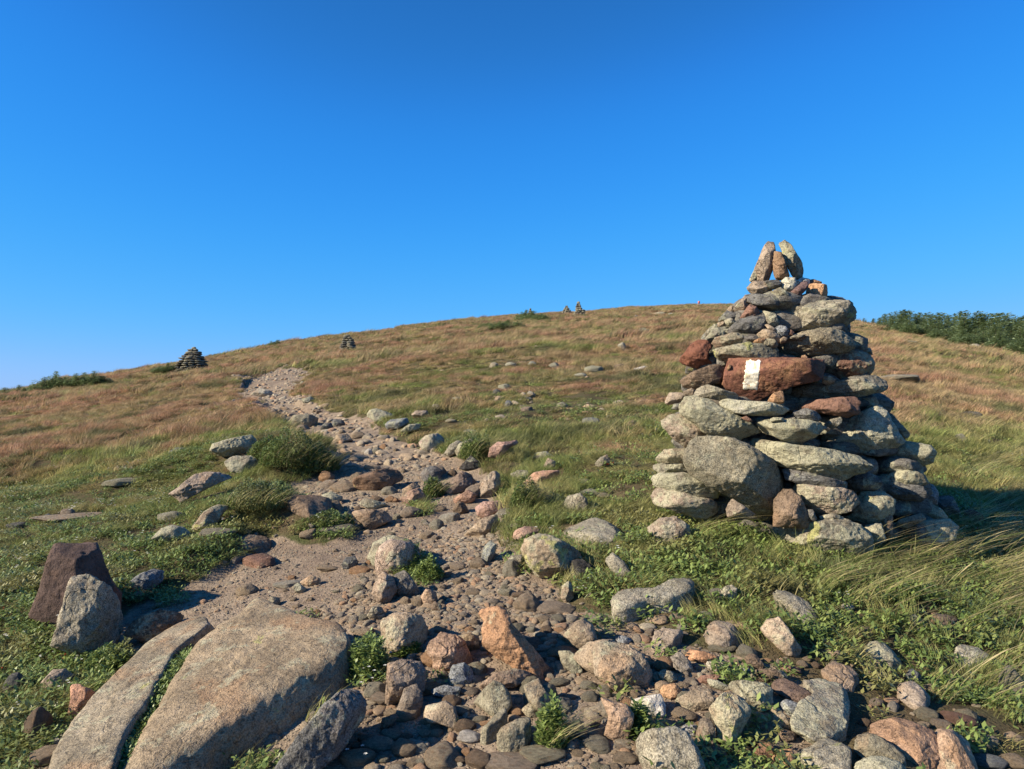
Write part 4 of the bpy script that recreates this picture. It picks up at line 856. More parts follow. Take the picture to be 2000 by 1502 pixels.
 ('V', 0, z1, [(1560,1330),(1600,1295),(1650,1330),(1640,1390),(1580,1380)], 'tan', 'brown', 'rock', 'rock', 'brown stone below the tan one right of the dark pointed stone', dict(p=10)),
 ('V', 0, z1, [(1070,1410),(1110,1340),(1180,1345),(1210,1400),(1170,1440),(1100,1450)], 'granite', 'grey', 'rock', 'rock', 'grey stone just above the rounded tan boulder', dict(p=14)),
 ('V', 0, zr, [(360,535),(370,505),(440,485),(530,468),(555,490),(540,520),(500,550),(420,560)], 'pale', 'olive', 'boulder', 'boulder', 'broad pale lichened rock left of the dark heath bank', dict(p=12, sub=6)),
 ('V', 0, zr, [(420,580),(450,560),(540,560),(600,600),(580,640),(500,640),(440,620)], 'lichen', 'grey', 'boulder', 'rock', 'grey rock just below the broad pale lichened rock', dict(p=12)),
 ('V', 0, zr, [(185,720),(240,680),(290,640),(340,628),(400,630),(450,650),(380,680),(300,720),(230,760)], 'tan', (.31,.25,.2), 'boulder', 'boulder', 'long tan grooved rock in the grass of the left bank', dict(p=14, sub=6, layered=1)),
 ('V', 0, zr, [(280,870),(330,800),(380,770),(440,775),(400,820),(380,870),(320,885)], 'yellow', 'tan', 'rock', 'rock', 'pale yellowish peaked rock above the pale grey rounded rock', dict(p=16)),
 ('V', 0, zr, [(680,420),(720,380),(790,378),(845,400),(830,425),(740,435)], 'tan', 'olive', 'boulder', 'boulder', 'big tan rock with a dark right face up the trail', dict(p=14, planes=[((.8,-.2,.5),.6)])),
 ('V', 0, zr, [(835,440),(850,415),(880,410),(890,435),(860,447)], 'dark', 'dgrey', 'rock', 'rock', 'dark rock right of the big tan rock up the trail', {}),
 ('V', 0, zr, [(885,425),(890,400),(930,398),(945,420),(920,430)], 'dark', 'dgrey', 'rock', 'rock', 'second dark rock right of the big tan rock up the trail', {}),
 ('V', 0, zr, [(1040,385),(1050,358),(1080,352),(1150,375),(1150,400),(1080,410)], 'pale', 'grey', 'boulder', 'rock', 'pale grey rock on the right trail edge, leftmost of a row', dict(p=14)),
 ('V', 0, zr, [(1118,420),(1140,400),(1210,392),(1220,410),(1170,440),(1125,445)], 'lichen', 'blue', 'boulder', 'rock', 'blue grey rock in the row beside the upper trail', dict(p=10)),
 ('V', 0, zr, [(1180,450),(1220,420),(1270,418),(1260,440),(1200,462)], 'pale', 'olive', 'boulder', 'rock', 'low pale rock at the right end of the row beside the upper trail', dict(p=9)),
 ('V', 0, zr, [(885,500),(905,465),(950,462),(975,490),(930,500)], 'tan', 'tan', 'rock', 'rock', 'tan block on the trail left of the rounded white and pink rock', {}),
 ('V', 0, zr, [(1225,380),(1250,360),(1295,362),(1310,385),(1260,390)], 'tan', 'pink', 'rock', 'rock', 'reddish rock in the turf above the row beside the upper trail', {}),
 ('V', 0, zr, [(1655,640),(1680,618),(1730,616),(1740,640),(1700,665)], 'granite', 'grey', 'rock', 'rock', None, {}),
 ('V', 0, zr, [(535,290),(570,262),(620,275),(640,295),(580,300)], 'tan', 'pale', 'boulder', 'rock', 'pale rock in the narrow upper trail', {}),
 ('V', 0, zr, [(755,310),(790,298),(815,315),(790,325),(760,325)], 'pale', 'grey', 'rock', 'rock', 'pale rock in the turf right of the upper trail', {}),
]
OCC = []                                       # (x, y, radius) ground covered by rocks: no plants there
for i, (mode, hh, cf, pts, mat, col, nm, cat, lab, kw) in enumerate(PR):
    if lab is None: continue
    kw = dict(kw); pp = cf(pts) if cf else pts
    if kw.get('p', 18) >= 14: kw['p'] = 40
    P = np.array(pp, float)
    if mode == 'F':
        o = flat_rock(nm, pp, hh, mat, col, 900 + i, **kw)
        cen = np.array(o.location[:2])
        vv = np.empty(len(o.data.vertices) * 3, np.float32); o.data.vertices.foreach_get('co', vv); vv = vv.reshape(-1, 3)
        sel = vv[(vv[:, 2] > 0)][::40]
        for q in sel: OCC.append((q[0] + cen[0], q[1] + cen[1], .05))
    else:
        b = P[:, 1].max(); h = np.ptp(P[:, 1]); w = np.ptp(P[:, 0])
        g = ghit(P[:, 0].mean(), b - h * .06)
        m = np.linalg.norm(g - CAMP) / F; r = .5 * math.sqrt(w * h) * m
        D = np.linalg.norm(g - CAMP) + r * .22
        # sink: lengthen the outline a little below the ground
        o = stand_rock(nm, pp, D, mat, col, 900 + i, back=1.3, swell=1.06, **kw)
        OCC.append((g[0], g[1] + r * .5, max(w * m * .42, .02)))
    tag(o, lab, cat)
# ---------------------------------------------------------------- smaller single stones
# (centre x, y, width, height, material, colour, label) read off the photograph
SM = [
 (1240,1350,34,22,'tan','tan','stone wedged right below the two toned boulder'),
 (1090,1188,70,26,'tan','pink','flat pink stone at the trail edge under the big speckled boulder'),
 (1030,1175,50,40,'tan','tan','tan rounded stone right of the cobble flow, above the long orange boulder'),
 (712,1237,38,28,'slab','tan','egg shaped tan stone just right of the broad slab'),
 (815,1460,40,24,'granite','pale','pale rounded cobble low in the foreground rubble'),
 (915,1440,40,26,'tan','white','whitish cobble between the tan half round and the bent olive stone'),
 (765,1436,36,24,'granite','olive','pale egg shaped cobble right of the long dark grey boulder'),
 (700,1478,60,36,'slab','olive','olive stone at the bottom edge right of the long dark grey boulder'),
 (860,1480,60,44,'slab','tan','tan ridged stone at the bottom edge, middle left'),
 (1000,1490,100,40,'tan','pink','broad pinkish stone cut by the bottom edge'),
 (1060,1475,80,40,'slab','olive','olive stone right of the broad pinkish stone at the bottom'),
 (1060,1355,60,60,'slab','olive','upright olive stone right of the round tilted stone'),
 (985,1262,50,26,'tan','brown','brown cobble left of the long orange boulder'),
 (62,1425,34,48,'tan','brown','brown rock among plants at the far lower left'),
 (85,1478,52,36,'tan','tan','tan rock cut by the bottom left edge'),
 (20,1340,30,40,'dark','dgrey','dark rock cut by the left edge in the plants'),
 (112,1444,20,14,'granite','white','small white pebble beside the tan rock at the lower left'),
 (1400,1165,40,30,'granite','grey','grey rock beside the small grey pointed rock'),
 (1658,1186,20,14,'granite','white','small white stone in the grass on the right'),
 (1690,1235,34,22,'tan','pink','pinkish stone in plants on the right, under the small white one'),
 (1790,1215,26,26,'lichen','blue','bluish stone half hidden in plants on the right'),
 (1790,1325,22,28,'granite','blue','speckled blue white stone in plants on the right'),
 (1820,1350,26,26,'tan','tan','tan stone right of the pink grey rock among plants'),
 (1812,1395,34,24,'tan','olive','yellowish stone above the long orange streaked rock'),
 (1885,1410,50,24,'tan','redbrown','reddish stone in grass at the right above the orange grey rock'),
 (1985,1490,34,26,'tan','tan','tan rock in the bottom right corner'),
 (1940,1490,50,26,'granite','blue','grey stone left of the tan rock in the bottom right corner'),
 (1985,1345,34,50,'granite','grey','grey rock cut by the right edge under blown grass'),
 (1325,1205,30,18,'tan','pink','small pink stone in plants above the leaf shaped rock'),
 (1410,1265,50,18,'tan','olive','flat olive stone right of the long bright orange stone'),
 (1500,1200,24,20,'tan','pink','pink stone in plants near the steep streaked stone'),
 (1380,1200,30,14,'pale','grey','little grey stone in plants right of the small pink one'),
 (1180,1345,26,18,'granite','pale','pale cobble left below the two toned boulder'),
 (1310,1420,70,22,'tan','tan','tan stone above the round pale grey boulder'),
 (1375,1420,34,20,'tan','orange','orange stone left of the dark upright stone'),
 (1230,1400,40,24,'tan','redbrown','brown stone below the bright white stone'),
 (1170,1210,40,24,'granite','grey','grey stone near the head of the long orange boulder'),
 (1150,1240,34,30,'tan','olive','olive stone above the tan stone behind the two toned boulder'),
 (795,1392,40,34,'tan','tan','tan stone below the streaked pink tan rock'),
 (880,1370,34,28,'tan','brown','brown stone left of the smooth blue grey block'),
 (1010,1390,24,20,'tan','orange','orange chip beside the round tilted stone'),
 (835,1345,50,26,'tan','orange','orange stone against the streaked pink tan rock'),
 (655,1030,60,22,'granite','olive','olive stone at the trail edge under the brown cap rock'),
 (600,1045,30,20,'tan','tan','tan stone at the trail edge below the bank'),
 (640,945,40,18,'tan','pink','pink block on the trail beside the heath bank'),
 (670,950,50,24,'tan','tan','tan stones heap member left of the propped slab'),
 (760,958,30,18,'granite','grey','grey stone under the propped brown slab'),
 (800,1000,40,26,'tan','pink','pinkish stone right of the tan triangular rock'),
 (880,1010,40,24,'tan','pale','pale tan stone on the trail right of the triangular rock'),
 (925,960,34,30,'tan','pink','pink stone left of the pink upright rock'),
 (700,1150,24,18,'tan','olive','olive stone left of the tan pointed stone'),
 (480,1150,40,26,'slab','tan','tan stone on the trail above the broad slab'),
 (560,1140,50,14,'tan','pale','long thin pale stone lying on the trail'),
 (640,1110,44,16,'tan','tan','long low tan stone left of the pink granite rock'),
 (700,1112,36,16,'tan','orange','orange stone just left of the pink granite rock'),
 (935,1100,34,24,'tan','tan','tan stone on the cobble flow right of the pink granite rock'),
 (1000,1110,34,40,'granite','grey','grey stone at the right edge of the cobble flow'),
 (820,790,14,12,'tan','pink','pink stone up the trail'),
 (640,860,24,14,'tan','olive','stone at the left edge of the trail above the heath bank'),
 (700,850,30,14,'tan','tan','tan stone on the upper trail beside the tan block'),
 (735,880,22,16,'granite','grey','grey stone standing on the middle trail'),
 (720,882,18,14,'tan','white','pale stone left of the grey one on the middle trail'),
 (590,835,26,12,'tan','pink','pinkish stone on the upper trail'),
 (30,1028,30,12,'dark','dgrey','dark stone at the far left in the grass'),
 (130,1002,20,14,'tan','pink','pink stone at the far left in the grass'),
 (90,1012,18,12,'dark','blue','blue dark stone beside the pink one at the far left'),
 (235,945,60,14,'lichen','olive','low olive rock in the grass of the left bank'),
 (345,882,30,14,'granite','blue','bluish rock in the grass above the long grooved rock'),
 (140,1010,120,12,'slab','tan','long low bare rock in the grass at the far left'),
 (330,1010,44,22,'lichen','grey','lichened rock left of the peaked yellowish rock'),
 (420,1040,60,16,'granite','olive','grey flat rock in the grass below the peaked yellowish rock'),
 (388,800,10,8,'granite','white','tiny white rock in the grass of the left slope'),
 (1258,720,34,14,'granite','white','white rock in the field left of the cairn'),
 (1215,676,14,16,'lichen','pale','pale upright rock in the distant field'),
 (1258,645,22,10,'granite','grey','grey rock high on the distant slope'),
 (965,712,18,12,'lichen','pink','pinkish rock in the field, left one of the upper row'),
 (997,712,20,10,'pale','pale','pale rock in the upper row of the field'),
 (1040,710,16,10,'pale','blue','bluish rock in the upper row of the field'),
 (1083,714,20,12,'pale','grey','grey rounded rock in the upper row of the field'),
 (1160,720,36,14,'pale','olive','wide pale rock in the upper row of the field'),
 (1210,716,22,10,'tan','tan','tan rock right of the wide pale one in the field'),
 (1135,732,24,8,'pale','pale','flat pale rock below the wide pale one in the field'),
 (985,755,22,12,'pale','grey','grey rock in the middle of the field'),
 (970,766,16,14,'dark','dgrey','dark rock in the middle of the field'),
 (1037,770,16,12,'granite','pale','small white rock in the middle of the field'),
 (993,788,16,14,'granite','blue','blue grey rock in the middle of the field'),
 (1098,790,22,12,'lichen','olive','rounded olive rock in the middle of the field'),
 (1030,798,24,10,'tan','pink','pink rock below the olive one in the field'),
 (895,778,22,6,'pale','pale','flat pale rock in the field right of the trail'),
 (852,795,14,12,'lichen','white','white rock at the field edge right of the trail'),
 (820,808,30,14,'tan','brown','brown rock at the field edge right of the trail'),
 (1158,822,34,14,'lichen','blue','bluish flat rock in the field left of the cairn'),
 (1232,830,24,18,'tan','tan','tan rock in the field near the cairn'),
 (918,843,26,10,'pale','olive','pale olive rock right of the row beside the upper trail'),
 (950,852,18,10,'pale','blue','blue rock in the turf above the leaning pair'),
 (880,822,20,8,'pale','tan','tan flat rock in the turf above the leaning pair'),
 (1762,668,60,6,'pale','pale','long flat pale rock before the fir thicket'),
 (1840,672,40,6,'pale','grey','second flat pale rock before the fir thicket'),
 (1758,740,70,12,'slab','grey','flat grey rock in the grass right of the cairn'),
 (1837,752,22,8,'slab','pink','small flat pink rock in the grass right of the cairn'),
 (1905,810,30,10,'tan','grey','low grey rock in the grass far right'),
 (1880,860,20,20,'pale','pink','pale egg shaped rock in the grass right of the cairn'),
 (1905,678,18,10,'tan','pale','pale rock in a gap before the fir thicket'),
 (1140,940,36,12,'granite','grey','grey rock in the turf left of the cairn'),
 (1155,962,44,14,'pale','grey','flat grey rock in the turf below the pointed rock'),
 (1180,968,36,12,'tan','olive','olive flat rock in the turf left of the cairn foot'),
 (1075,1005,14,12,'granite','white','small white stone right of the round heath clump'),
 (990,1000,40,18,'granite','grey','grey rock right behind the round heath clump'),
 (1065,975,40,18,'granite','olive','grey rock behind the rounded grey rock above the flat one'),
 (590,748,10,6,'pale','grey','grey stone right of the narrow upper trail'),
 (1243,618,8,6,'dark','dgrey','small dark stone on the far slope'),
 (1290,612,22,6,'lichen','grey','grey ledge rock far up the slope'),
 (1312,614,14,6,'lichen','blue','blue grey ledge rock far up the slope'),
]
for i, (px, py, w, h, mat, col, lab) in enumerate(SM):
    o = proto_rock('stone' if w < 45 else 'rock', px, py, w * 1.05, h * 1.1, mat, (tuple(np.array(C[col]) * .9) if py < 870 else col), 3000 + i, sink=.25 if py < 870 else .25)
    if o is None: continue
    tag(o, lab, 'stone' if w < 45 else 'rock')
    OCC.append((o.location.x, o.location.y, o.scale.x * .8))
    if py < 900: OCC.append((o.location.x, o.location.y - o.scale.x * .8, o.scale.x * 1.0)); OCC.append((o.location.x - o.scale.x * .7, o.location.y - o.scale.x * .5, o.scale.x * .7))
# rubble stones one can count: filled into the trail where the photograph shows them
ZONES = [  # name phrase, pixel polygon, count, size range px, material/colour choices
 ('in the foreground rubble right of the broad slab', [(720,1270),(1000,1180),(1180,1250),(1330,1330),(1300,1500),(640,1500),(720,1400)], 104, (22, 58)),
 ('in the cobble flow below the granite rock', [(770,1120),(840,1080),(990,1060),(1040,1150),(1130,1230),(960,1260),(800,1220)], 26, (16, 32)),
 ('on the worn trail above the broad slab', [(440,1100),(700,1060),(760,1130),(780,1210),(640,1210),(420,1180)], 20, (10, 24)),
 ('near the propped brown slab on the trail', [(600,935),(850,900),(990,960),(950,1060),(720,1050),(600,1010)], 34, (12, 32)),
 ('on the upper trail', [(540,810),(700,840),(850,870),(900,900),(720,900),(640,850)], 6, (9, 20)),
 ('in the lower right rubble', [(1250,1230),(1500,1230),(1700,1300),(1900,1400),(1800,1500),(1350,1490)], 40, (16, 44)),
]
CHO = [('tan', 'tan', 'tan'), ('tan', 'orange', 'orange'), ('granite', 'grey', 'grey'), ('tan', 'brown', 'brown'), ('slab', 'olive', 'olive'), ('tan', 'pink', 'pinkish')]
rg = np.random.default_rng(77)
_nst = 0
def occ_grid():
    a = np.array(OCC); return a
for zi, (zn, zp, cnt, (s0, s1)) in enumerate(ZONES):
    zp = np.array(zp, float); lo, hi = zp.min(0), zp.max(0); k = 0; tries = 0
    while k < cnt and tries < cnt * 60:
        tries += 1
        q = lo + rg.random(2) * (hi - lo)
        if poly_sd(zp, q[:1], q[1:])[0] > 0: continue
        sz = s0 + (s1 - s0) * rg.random() ** 2.2
        g = ghit(q[0], q[1])
        rad = sz / 2 * np.linalg.norm(g - CAMP) / F
        A = np.array(OCC)
        if (np.hypot(A[:, 0] - g[0], A[:, 1] - g[1]) < (A[:, 2] + rad) * (.62 if zi in (0, 5) else .8)).any(): continue
        kd = 0 if zi == 1 else int(rg.choice([1, 1, 2]))
        m, c, cn = CHO[int(rg.choice(len(CHO), p=[.32, .1, .2, .14, .14, .10]))]
        o = proto_rock('stone', q[0], q[1], sz, sz * rg.uniform(.5, .95), m, tuple(np.array(C[c]) * rg.uniform(.8, 1.15)), 5000 + zi * 200 + tries, sink=.25, kind=kd)
        size = 'small' if sz < (s0 + s1) * .36 else 'fist sized' if sz < (s0 + s1) * .55 else 'large'
        tag(o, f'{size} {cn} loose stone {zn}', 'stone', f'{size} {cn} stones {zn}')
        OCC.append((o.location.x, o.location.y, rad * .9)); k += 1; _nst += 1
# ---------------------------------------------------------------- plants, gravel
OCCA = np.array(OCC)
def occupied(x, y, grow=1.0):
    out = np.zeros(len(x), bool)
    near = OCCA[(OCCA[:, 2] > .015)]
    for i in range(0, len(x), 4000):
        xs, ys = x[i:i + 4000, None], y[i:i + 4000, None]
        out[i:i + 4000] = ((xs - near[:, 0]) ** 2 + (ys - near[:, 1]) ** 2 < (near[:, 2] * grow) ** 2).any(1)
    return out
def blades(n, rad, hgt, wid, lean, bend, seed, seg=3, hv=.35, heads=0.0):
    rg = np.random.default_rng(seed)
    a = rg.uniform(0, 2 * PI, n); r = rad * np.sqrt(rg.random(n))
    bx, by = r * np.cos(a), r * np.sin(a)
    H = hgt * (1 + rg.uniform(-hv, hv, n)); w = wid * rg.uniform(.6, 1.3, n)
    az = rg.uniform(0, 2 * PI, n); ti = rg.uniform(.02, .55, n)
    dx, dy = np.cos(az) * ti + lean * rg.uniform(.5, 1.3, n), np.sin(az) * ti
    wx = rg.uniform(0, 2 * PI, n); ww = np.stack([np.cos(wx), np.sin(wx)], -1)
    V, T, RR = [], [], []; rnd = rg.random(n)
    for k in range(seg + 1):
        t = k / seg
        ox = bx + H * (dx * t + bend * t * t * (1 + .5 * rnd)); oy = by + H * (dy * t + .25 * bend * t * t * (rnd - .5))
        L = np.sqrt(1 + (dx + bend * t) ** 2)
        oz = H * t * (1 - .30 * min(1.2, bend) * t) / L ** .6
        ws = w * (1 - t ** 1.6 * .9) * .5 if heads == 0 else w * (.45 + heads * math.exp(-((t - .85) / .18) ** 2)) * .5
        if k == seg: ws = ws * .2
        V.append(np.stack([ox - ww[:, 0] * ws, oy - ww[:, 1] * ws, oz], -1)); V.append(np.stack([ox + ww[:, 0] * ws, oy + ww[:, 1] * ws, oz], -1))
        T += [np.full(n, t)] * 2; RR += [rnd] * 2
    V = np.concatenate(V); T = np.concatenate(T); RR = np.concatenate(RR)
    b = np.arange(n); F4 = []
    for k in range(seg):
        l0, r0, l1, r1 = b + 2 * k * n, b + (2 * k + 1) * n, b + (2 * k + 2) * n, b + (2 * k + 3) * n
        F4.append(np.stack([l0, r0, r1, l1], -1))
    return V, np.concatenate(F4), T, RR
def leaves(n, rad, hgt, size, seed, dome=False, asp=.5, up=.45):
    rg = np.random.default_rng(seed)
    a = rg.uniform(0, 2 * PI, n); r = rad * np.sqrt(rg.random(n))
    if dome:
        z = hgt * np.sqrt(np.maximum(0, 1 - (r / rad) ** 2)) * (1 - rg.random(n) ** 2.2 * .9)
        z *= 1 + .35 * n2(r * np.cos(a) / rad, r * np.sin(a) / rad, .35, 3, seed) * 1.6
    else: z = hgt * rg.random(n) ** .7
    c = np.stack([r * np.cos(a), r * np.sin(a), z], -1)
    th = rg.uniform(0, 2 * PI, n); el = rg.uniform(up - .5, up + .5, n)
    d = np.stack([np.cos(th) * np.cos(el), np.sin(th) * np.cos(el), np.sin(el)], -1)
    sd = np.stack([-np.sin(th), np.cos(th), rg.uniform(-.3, .3, n)], -1)
    s = size * rg.uniform(.6, 1.25, n)[:, None]
    p0, p1, p2, p3 = c, c + d * s * .55 + sd * s * asp * .5, c + d * s, c + d * s * .55 - sd * s * asp * .5
    up_ = np.cross(d, sd); p0 = p0; p2 = p2 - up_ * 0; m = c + d * s * .5 - up_ * s * .12
    V = np.concatenate([p0, p1, p2, p3]); b = np.arange(n)
    F4 = np.stack([b, b + n, b + 2 * n, b + 3 * n], -1)
    rnd = rg.random(n)
    return V, F4, np.tile(z / hgt, 4), np.tile(rnd, 4)
def plant_mesh(name, parts, mat):
    V, Fc, T, RR, n0 = [], [], [], [], 0
    for v, f, t, r in parts: V.append(v); Fc.append(f + n0); T.append(t); RR.append(r); n0 += len(v)
    me = mesh_of(name, np.concatenate(V), np.concatenate(Fc), mat, smooth=False)
    fattr(me, 't', np.concatenate(T)); fattr(me, 'r', np.concatenate(RR)); return me
def grass_mat(name, mode):
    s = NT(name)
    pos = s.n('ShaderNodeNewGeometry').outputs['Position']
    t = s.n('ShaderNodeAttribute', attribute_name='t').outputs['Fac']; r = s.n('ShaderNodeAttribute', attribute_name='r').outputs['Fac']
    big = s.noise(pos, .16, 4, .65); mid = s.noise(pos, 1.1, 4, .65)
    sp = s.n('ShaderNodeSeparateXYZ'); s.t.links.new(pos, sp.inputs[0])
    oi = s.n('ShaderNodeObjectInfo').outputs['Random']
    green = s.mix(r, (.09, .135, .035), (.275, .295, .09)); olive = s.mix(r, (.17, .175, .06), (.42, .36, .15))
    g = s.mix(s.ramp(mid, .35, .62), green, olive)
    if mode == 'field':
        bias = s.ramp(sp.outputs['Y'], 5.0, 13, -.14, .055)
        m = s.math('ADD', s.math('ADD', s.math('MULTIPLY', big, .5), s.math('MULTIPLY', mid, .5)), bias)
        m = s.ramp(m, .45, .57)
        straw = s.mix(r, (.28, .20, .105), (.50, .365, .205)); rust = s.mix(r, (.28, .145, .09), (.48, .275, .18))
        tip = s.mix(s.ramp(s.noise(pos, .35, 2), .4, .6), straw, rust)
        k = s.math('MULTIPLY', m, s.ramp(t, .12, .62, .25, 1.0))
        c = s.mix(s.math('MULTIPLY', k, s.ramp(r, 0, .25, .35, .95)), g, tip)
        dk = s.ramp(s.noise(pos, .55, 4, .6), .55, .63)
        c = s.mix(s.math('MULTIPLY', dk, .75), c, s.mix(r, (.045, .075, .03), (.13, .16, .06)))
    elif mode == 'long':
        c = s.mix(s.ramp(r, .30, .60), s.mix(t, (.08, .13, .03), (.27, .30, .08)), s.mix(t, (.21, .20, .075), (.56, .46, .25)))
    c = s.mix(1.0, c, s.ramp(oi, 0, 1, .6, 1.4), 'MULTIPLY')
    return s.finish(c, .6, None, .3, .35)
def leaf_mat(name, c1, c2, c3, rough=.45, trans=.2):
    s = NT(name); pos = s.n('ShaderNodeNewGeometry').outputs['Position']
    r = s.n('ShaderNodeAttribute', attribute_name='r').outputs['Fac']
    c = s.mix(r, c1, c2); c = s.mix(s.ramp(s.noise(pos, 1.6, 3), .5, .66, 0, .75), c, c3)
    return s.finish(c, rough, None, .35, trans)
GM, GL = grass_mat('field_grass', 'field'), grass_mat('long_grass', 'long')
LM = leaf_mat('ground_cover_leaves', (.085, .135, .035), (.24, .30, .085), (.24, .21, .08))
HM = leaf_mat('heath_leaves', (.065, .11, .03), (.19, .235, .07), (.14, .14, .055), .5, .12)
FM = NT('white_petals'); FM = FM.finish((.75, .75, .68), .6, None, .2, .2)
RM = NT('red_leaves'); RM = RM.finish((.36, .05, .02), .5, None, .2, .2)
SRC = bpy.data.collections.new('plant_sources')
def gn_scatter(name, pos, yaw, tilt, scl, meshes, label, cat, idx=None, sclv=None):
    c = bpy.data.collections.new(name + '_kinds')
    for k, me in enumerate(meshes):
        o = bpy.data.objects.new(f'{name}_source_{k}', me); c.objects.link(o)
    me = bpy.data.meshes.new(name); me.vertices.add(len(pos)); me.vertices.foreach_set('co', np.asarray(pos, np.float32).ravel())
    ro = np.zeros((len(pos), 3), np.float32); ro[:, 2] = yaw; ro[:, 0] = tilt
    a = me.attributes.new('rot', 'FLOAT_VECTOR', 'POINT'); a.data.foreach_set('vector', ro.ravel())
    sv = np.asarray(scl, np.float32); sv = np.repeat(sv[:, None], 3, 1) if sclv is None else np.asarray(sclv, np.float32)
    a = me.attributes.new('scl', 'FLOAT_VECTOR', 'POINT'); a.data.foreach_set('vector', sv.ravel())
    if idx is None: idx = RNG.integers(0, len(meshes), len(pos))
    a = me.attributes.new('idx', 'INT', 'POINT'); a.data.foreach_set('value', np.asarray(idx, np.int32))
    ob = obj(name, me)
    t = bpy.data.node_groups.new(name, 'GeometryNodeTree')
    t.interface.new_socket('Geometry', in_out='INPUT', socket_type='NodeSocketGeometry'); t.interface.new_socket('Geometry', in_out='OUTPUT', socket_type='NodeSocketGeometry')
    N = t.nodes; gi, go = N.new('NodeGroupInput'), N.new('NodeGroupOutput')
    ci = N.new('GeometryNodeCollectionInfo'); ci.inputs['Collection'].default_value = c; ci.inputs['Separate Children'].default_value = True
    ip = N.new('GeometryNodeInstanceOnPoints'); ip.inputs['Pick Instance'].default_value = True
    def at(nm, ty):
        x = N.new('GeometryNodeInputNamedAttribute'); x.data_type = ty; x.inputs['Name'].default_value = nm
        return next(o for o in x.outputs if o.enabled and o.name == 'Attribute')
    L = t.links
    L.new(gi.outputs[0], ip.inputs['Points']); L.new(ci.outputs[0], ip.inputs['Instance'])
    e2r = N.new('FunctionNodeEulerToRotation'); L.new(at('rot', 'FLOAT_VECTOR'), e2r.inputs[0]); L.new(e2r.outputs[0], ip.inputs['Rotation'])
    L.new(at('scl', 'FLOAT_VECTOR'), ip.inputs['Scale']); L.new(at('idx', 'INT'), ip.inputs['Instance Index'])
    L.new(ip.outputs[0], go.inputs[0])
    md = ob.modifiers.new('scatter', 'NODES'); md.node_group = t
    tag(ob, label, cat, None, 'stuff'); return ob
def band(y0, y1, dens, umax, seed):
    rg = np.random.default_rng(seed)
    n = int(dens * umax * (y1 * y1 - y0 * y0))
    y = np.sqrt(rg.uniform(y0 * y0, y1 * y1, n)); u = rg.uniform(-umax, umax, n)
    yc = np.interp(u, _yu, _yc)
    k = y < yc * 1.12 + 4
    return (u * y)[k], y[k], rg
def height_field(x, y):
    """relative plant height: stony turf right of the trail is short"""
    px, py = to_px(x, y, base_z(x, y))
    st = np.exp(-(((px - 1050) / 260) ** 2 + ((py - 800) / 62) ** 2)) * .45
    corner = np.where((px < 420) & (py > 1150), .45, 0)
    bankd = np.exp(-(((px - 160) / 260) ** 2 + ((py - 975) / 40) ** 2)) * .5
    return np.maximum(.3, 1 - st - bankd - corner)
def tpx(x, y): return to_px(x, y, base_z(x, y))
PATCH_PX = [  # plants growing inside the rubble: centre px, radius px (x, y)
 (705, 1300, 40, 42), (740, 1345, 25, 30), (790, 1275, 40, 14), (1085, 1440, 34, 44), (800, 1105, 40, 22), (830, 1125, 22, 14), (1250, 1425, 22, 26), (1300, 1280, 30, 22), (1220, 1395, 20, 12),
 (1390, 1480, 50, 24), (1480, 1420, 34, 30), (1540, 1320, 20, 10), (1620, 1300, 20, 14), (1660, 1440, 26, 34), (625, 1030, 70, 14), (820, 965, 24, 26), (1130, 1310, 16, 12), (335, 1330, 12, 10),
 (600, 1490, 50, 24), (470, 1495, 60, 20), (650, 1420, 30, 50), (700, 1330, 40, 22), (1430, 1330, 26, 20), (1560, 1380, 16, 22), (210, 1360, 30, 60), (60, 1400, 90, 70), (1750, 1480, 90, 16), (330, 1160, 40, 22), (1700, 1290, 60, 24), (1730, 1345, 60, 30), (1780, 1395, 60, 26), (1760, 1435, 40, 20), (1860, 1470, 60, 26), (1690, 1400, 30, 24), (1480, 1250, 50, 14), (1350, 1225, 40, 12), (1010, 1100, 20, 20),(860, 1340, 16, 10), (590, 1200, 14, 6)]
def strip_sd(px, py):            # the planted crack between the two slabs
    pts = np.array([(352, 1290), (335, 1320), (305, 1355), (295, 1390), (275, 1430), (250, 1465), (228, 1502), (215, 1540)], float)
    d = np.full(len(px), 1e9)
    for a, b in zip(pts[:-1], pts[1:]):
        e = b - a; t = np.clip(((px - a[0]) * e[0] + (py - a[1]) * e[1]) / (e @ e), 0, 1)
        d = np.minimum(d, np.hypot(px - a[0] - t * e[0], py - a[1] - t * e[1]))
    return d
def patch_mask(x, y):
    px, py = tpx(x, y); m = np.zeros(len(x))
    for (cx, cy, rx, ry) in PATCH_PX: m = np.maximum(m, np.exp(-(((px - cx) / rx) ** 2 + ((py - cy) / ry) ** 2)))
    return m, strip_sd(px, py)
RUB = world_poly(dens([(1150,1215),(1330,1230),(1470,1250),(1700,1330),(1900,1400),(2100,1480),(2100,1900),(1500,1900),(1250,1500)], 2))
def place(x, y, rg, s0=.75, s1=1.25, sink=.01):
    z = ground_z(x, y)
    return np.stack([x, y, z - sink], -1), rg.uniform(0, 2 * PI, len(x)), rg.uniform(s0, s1, len(x))
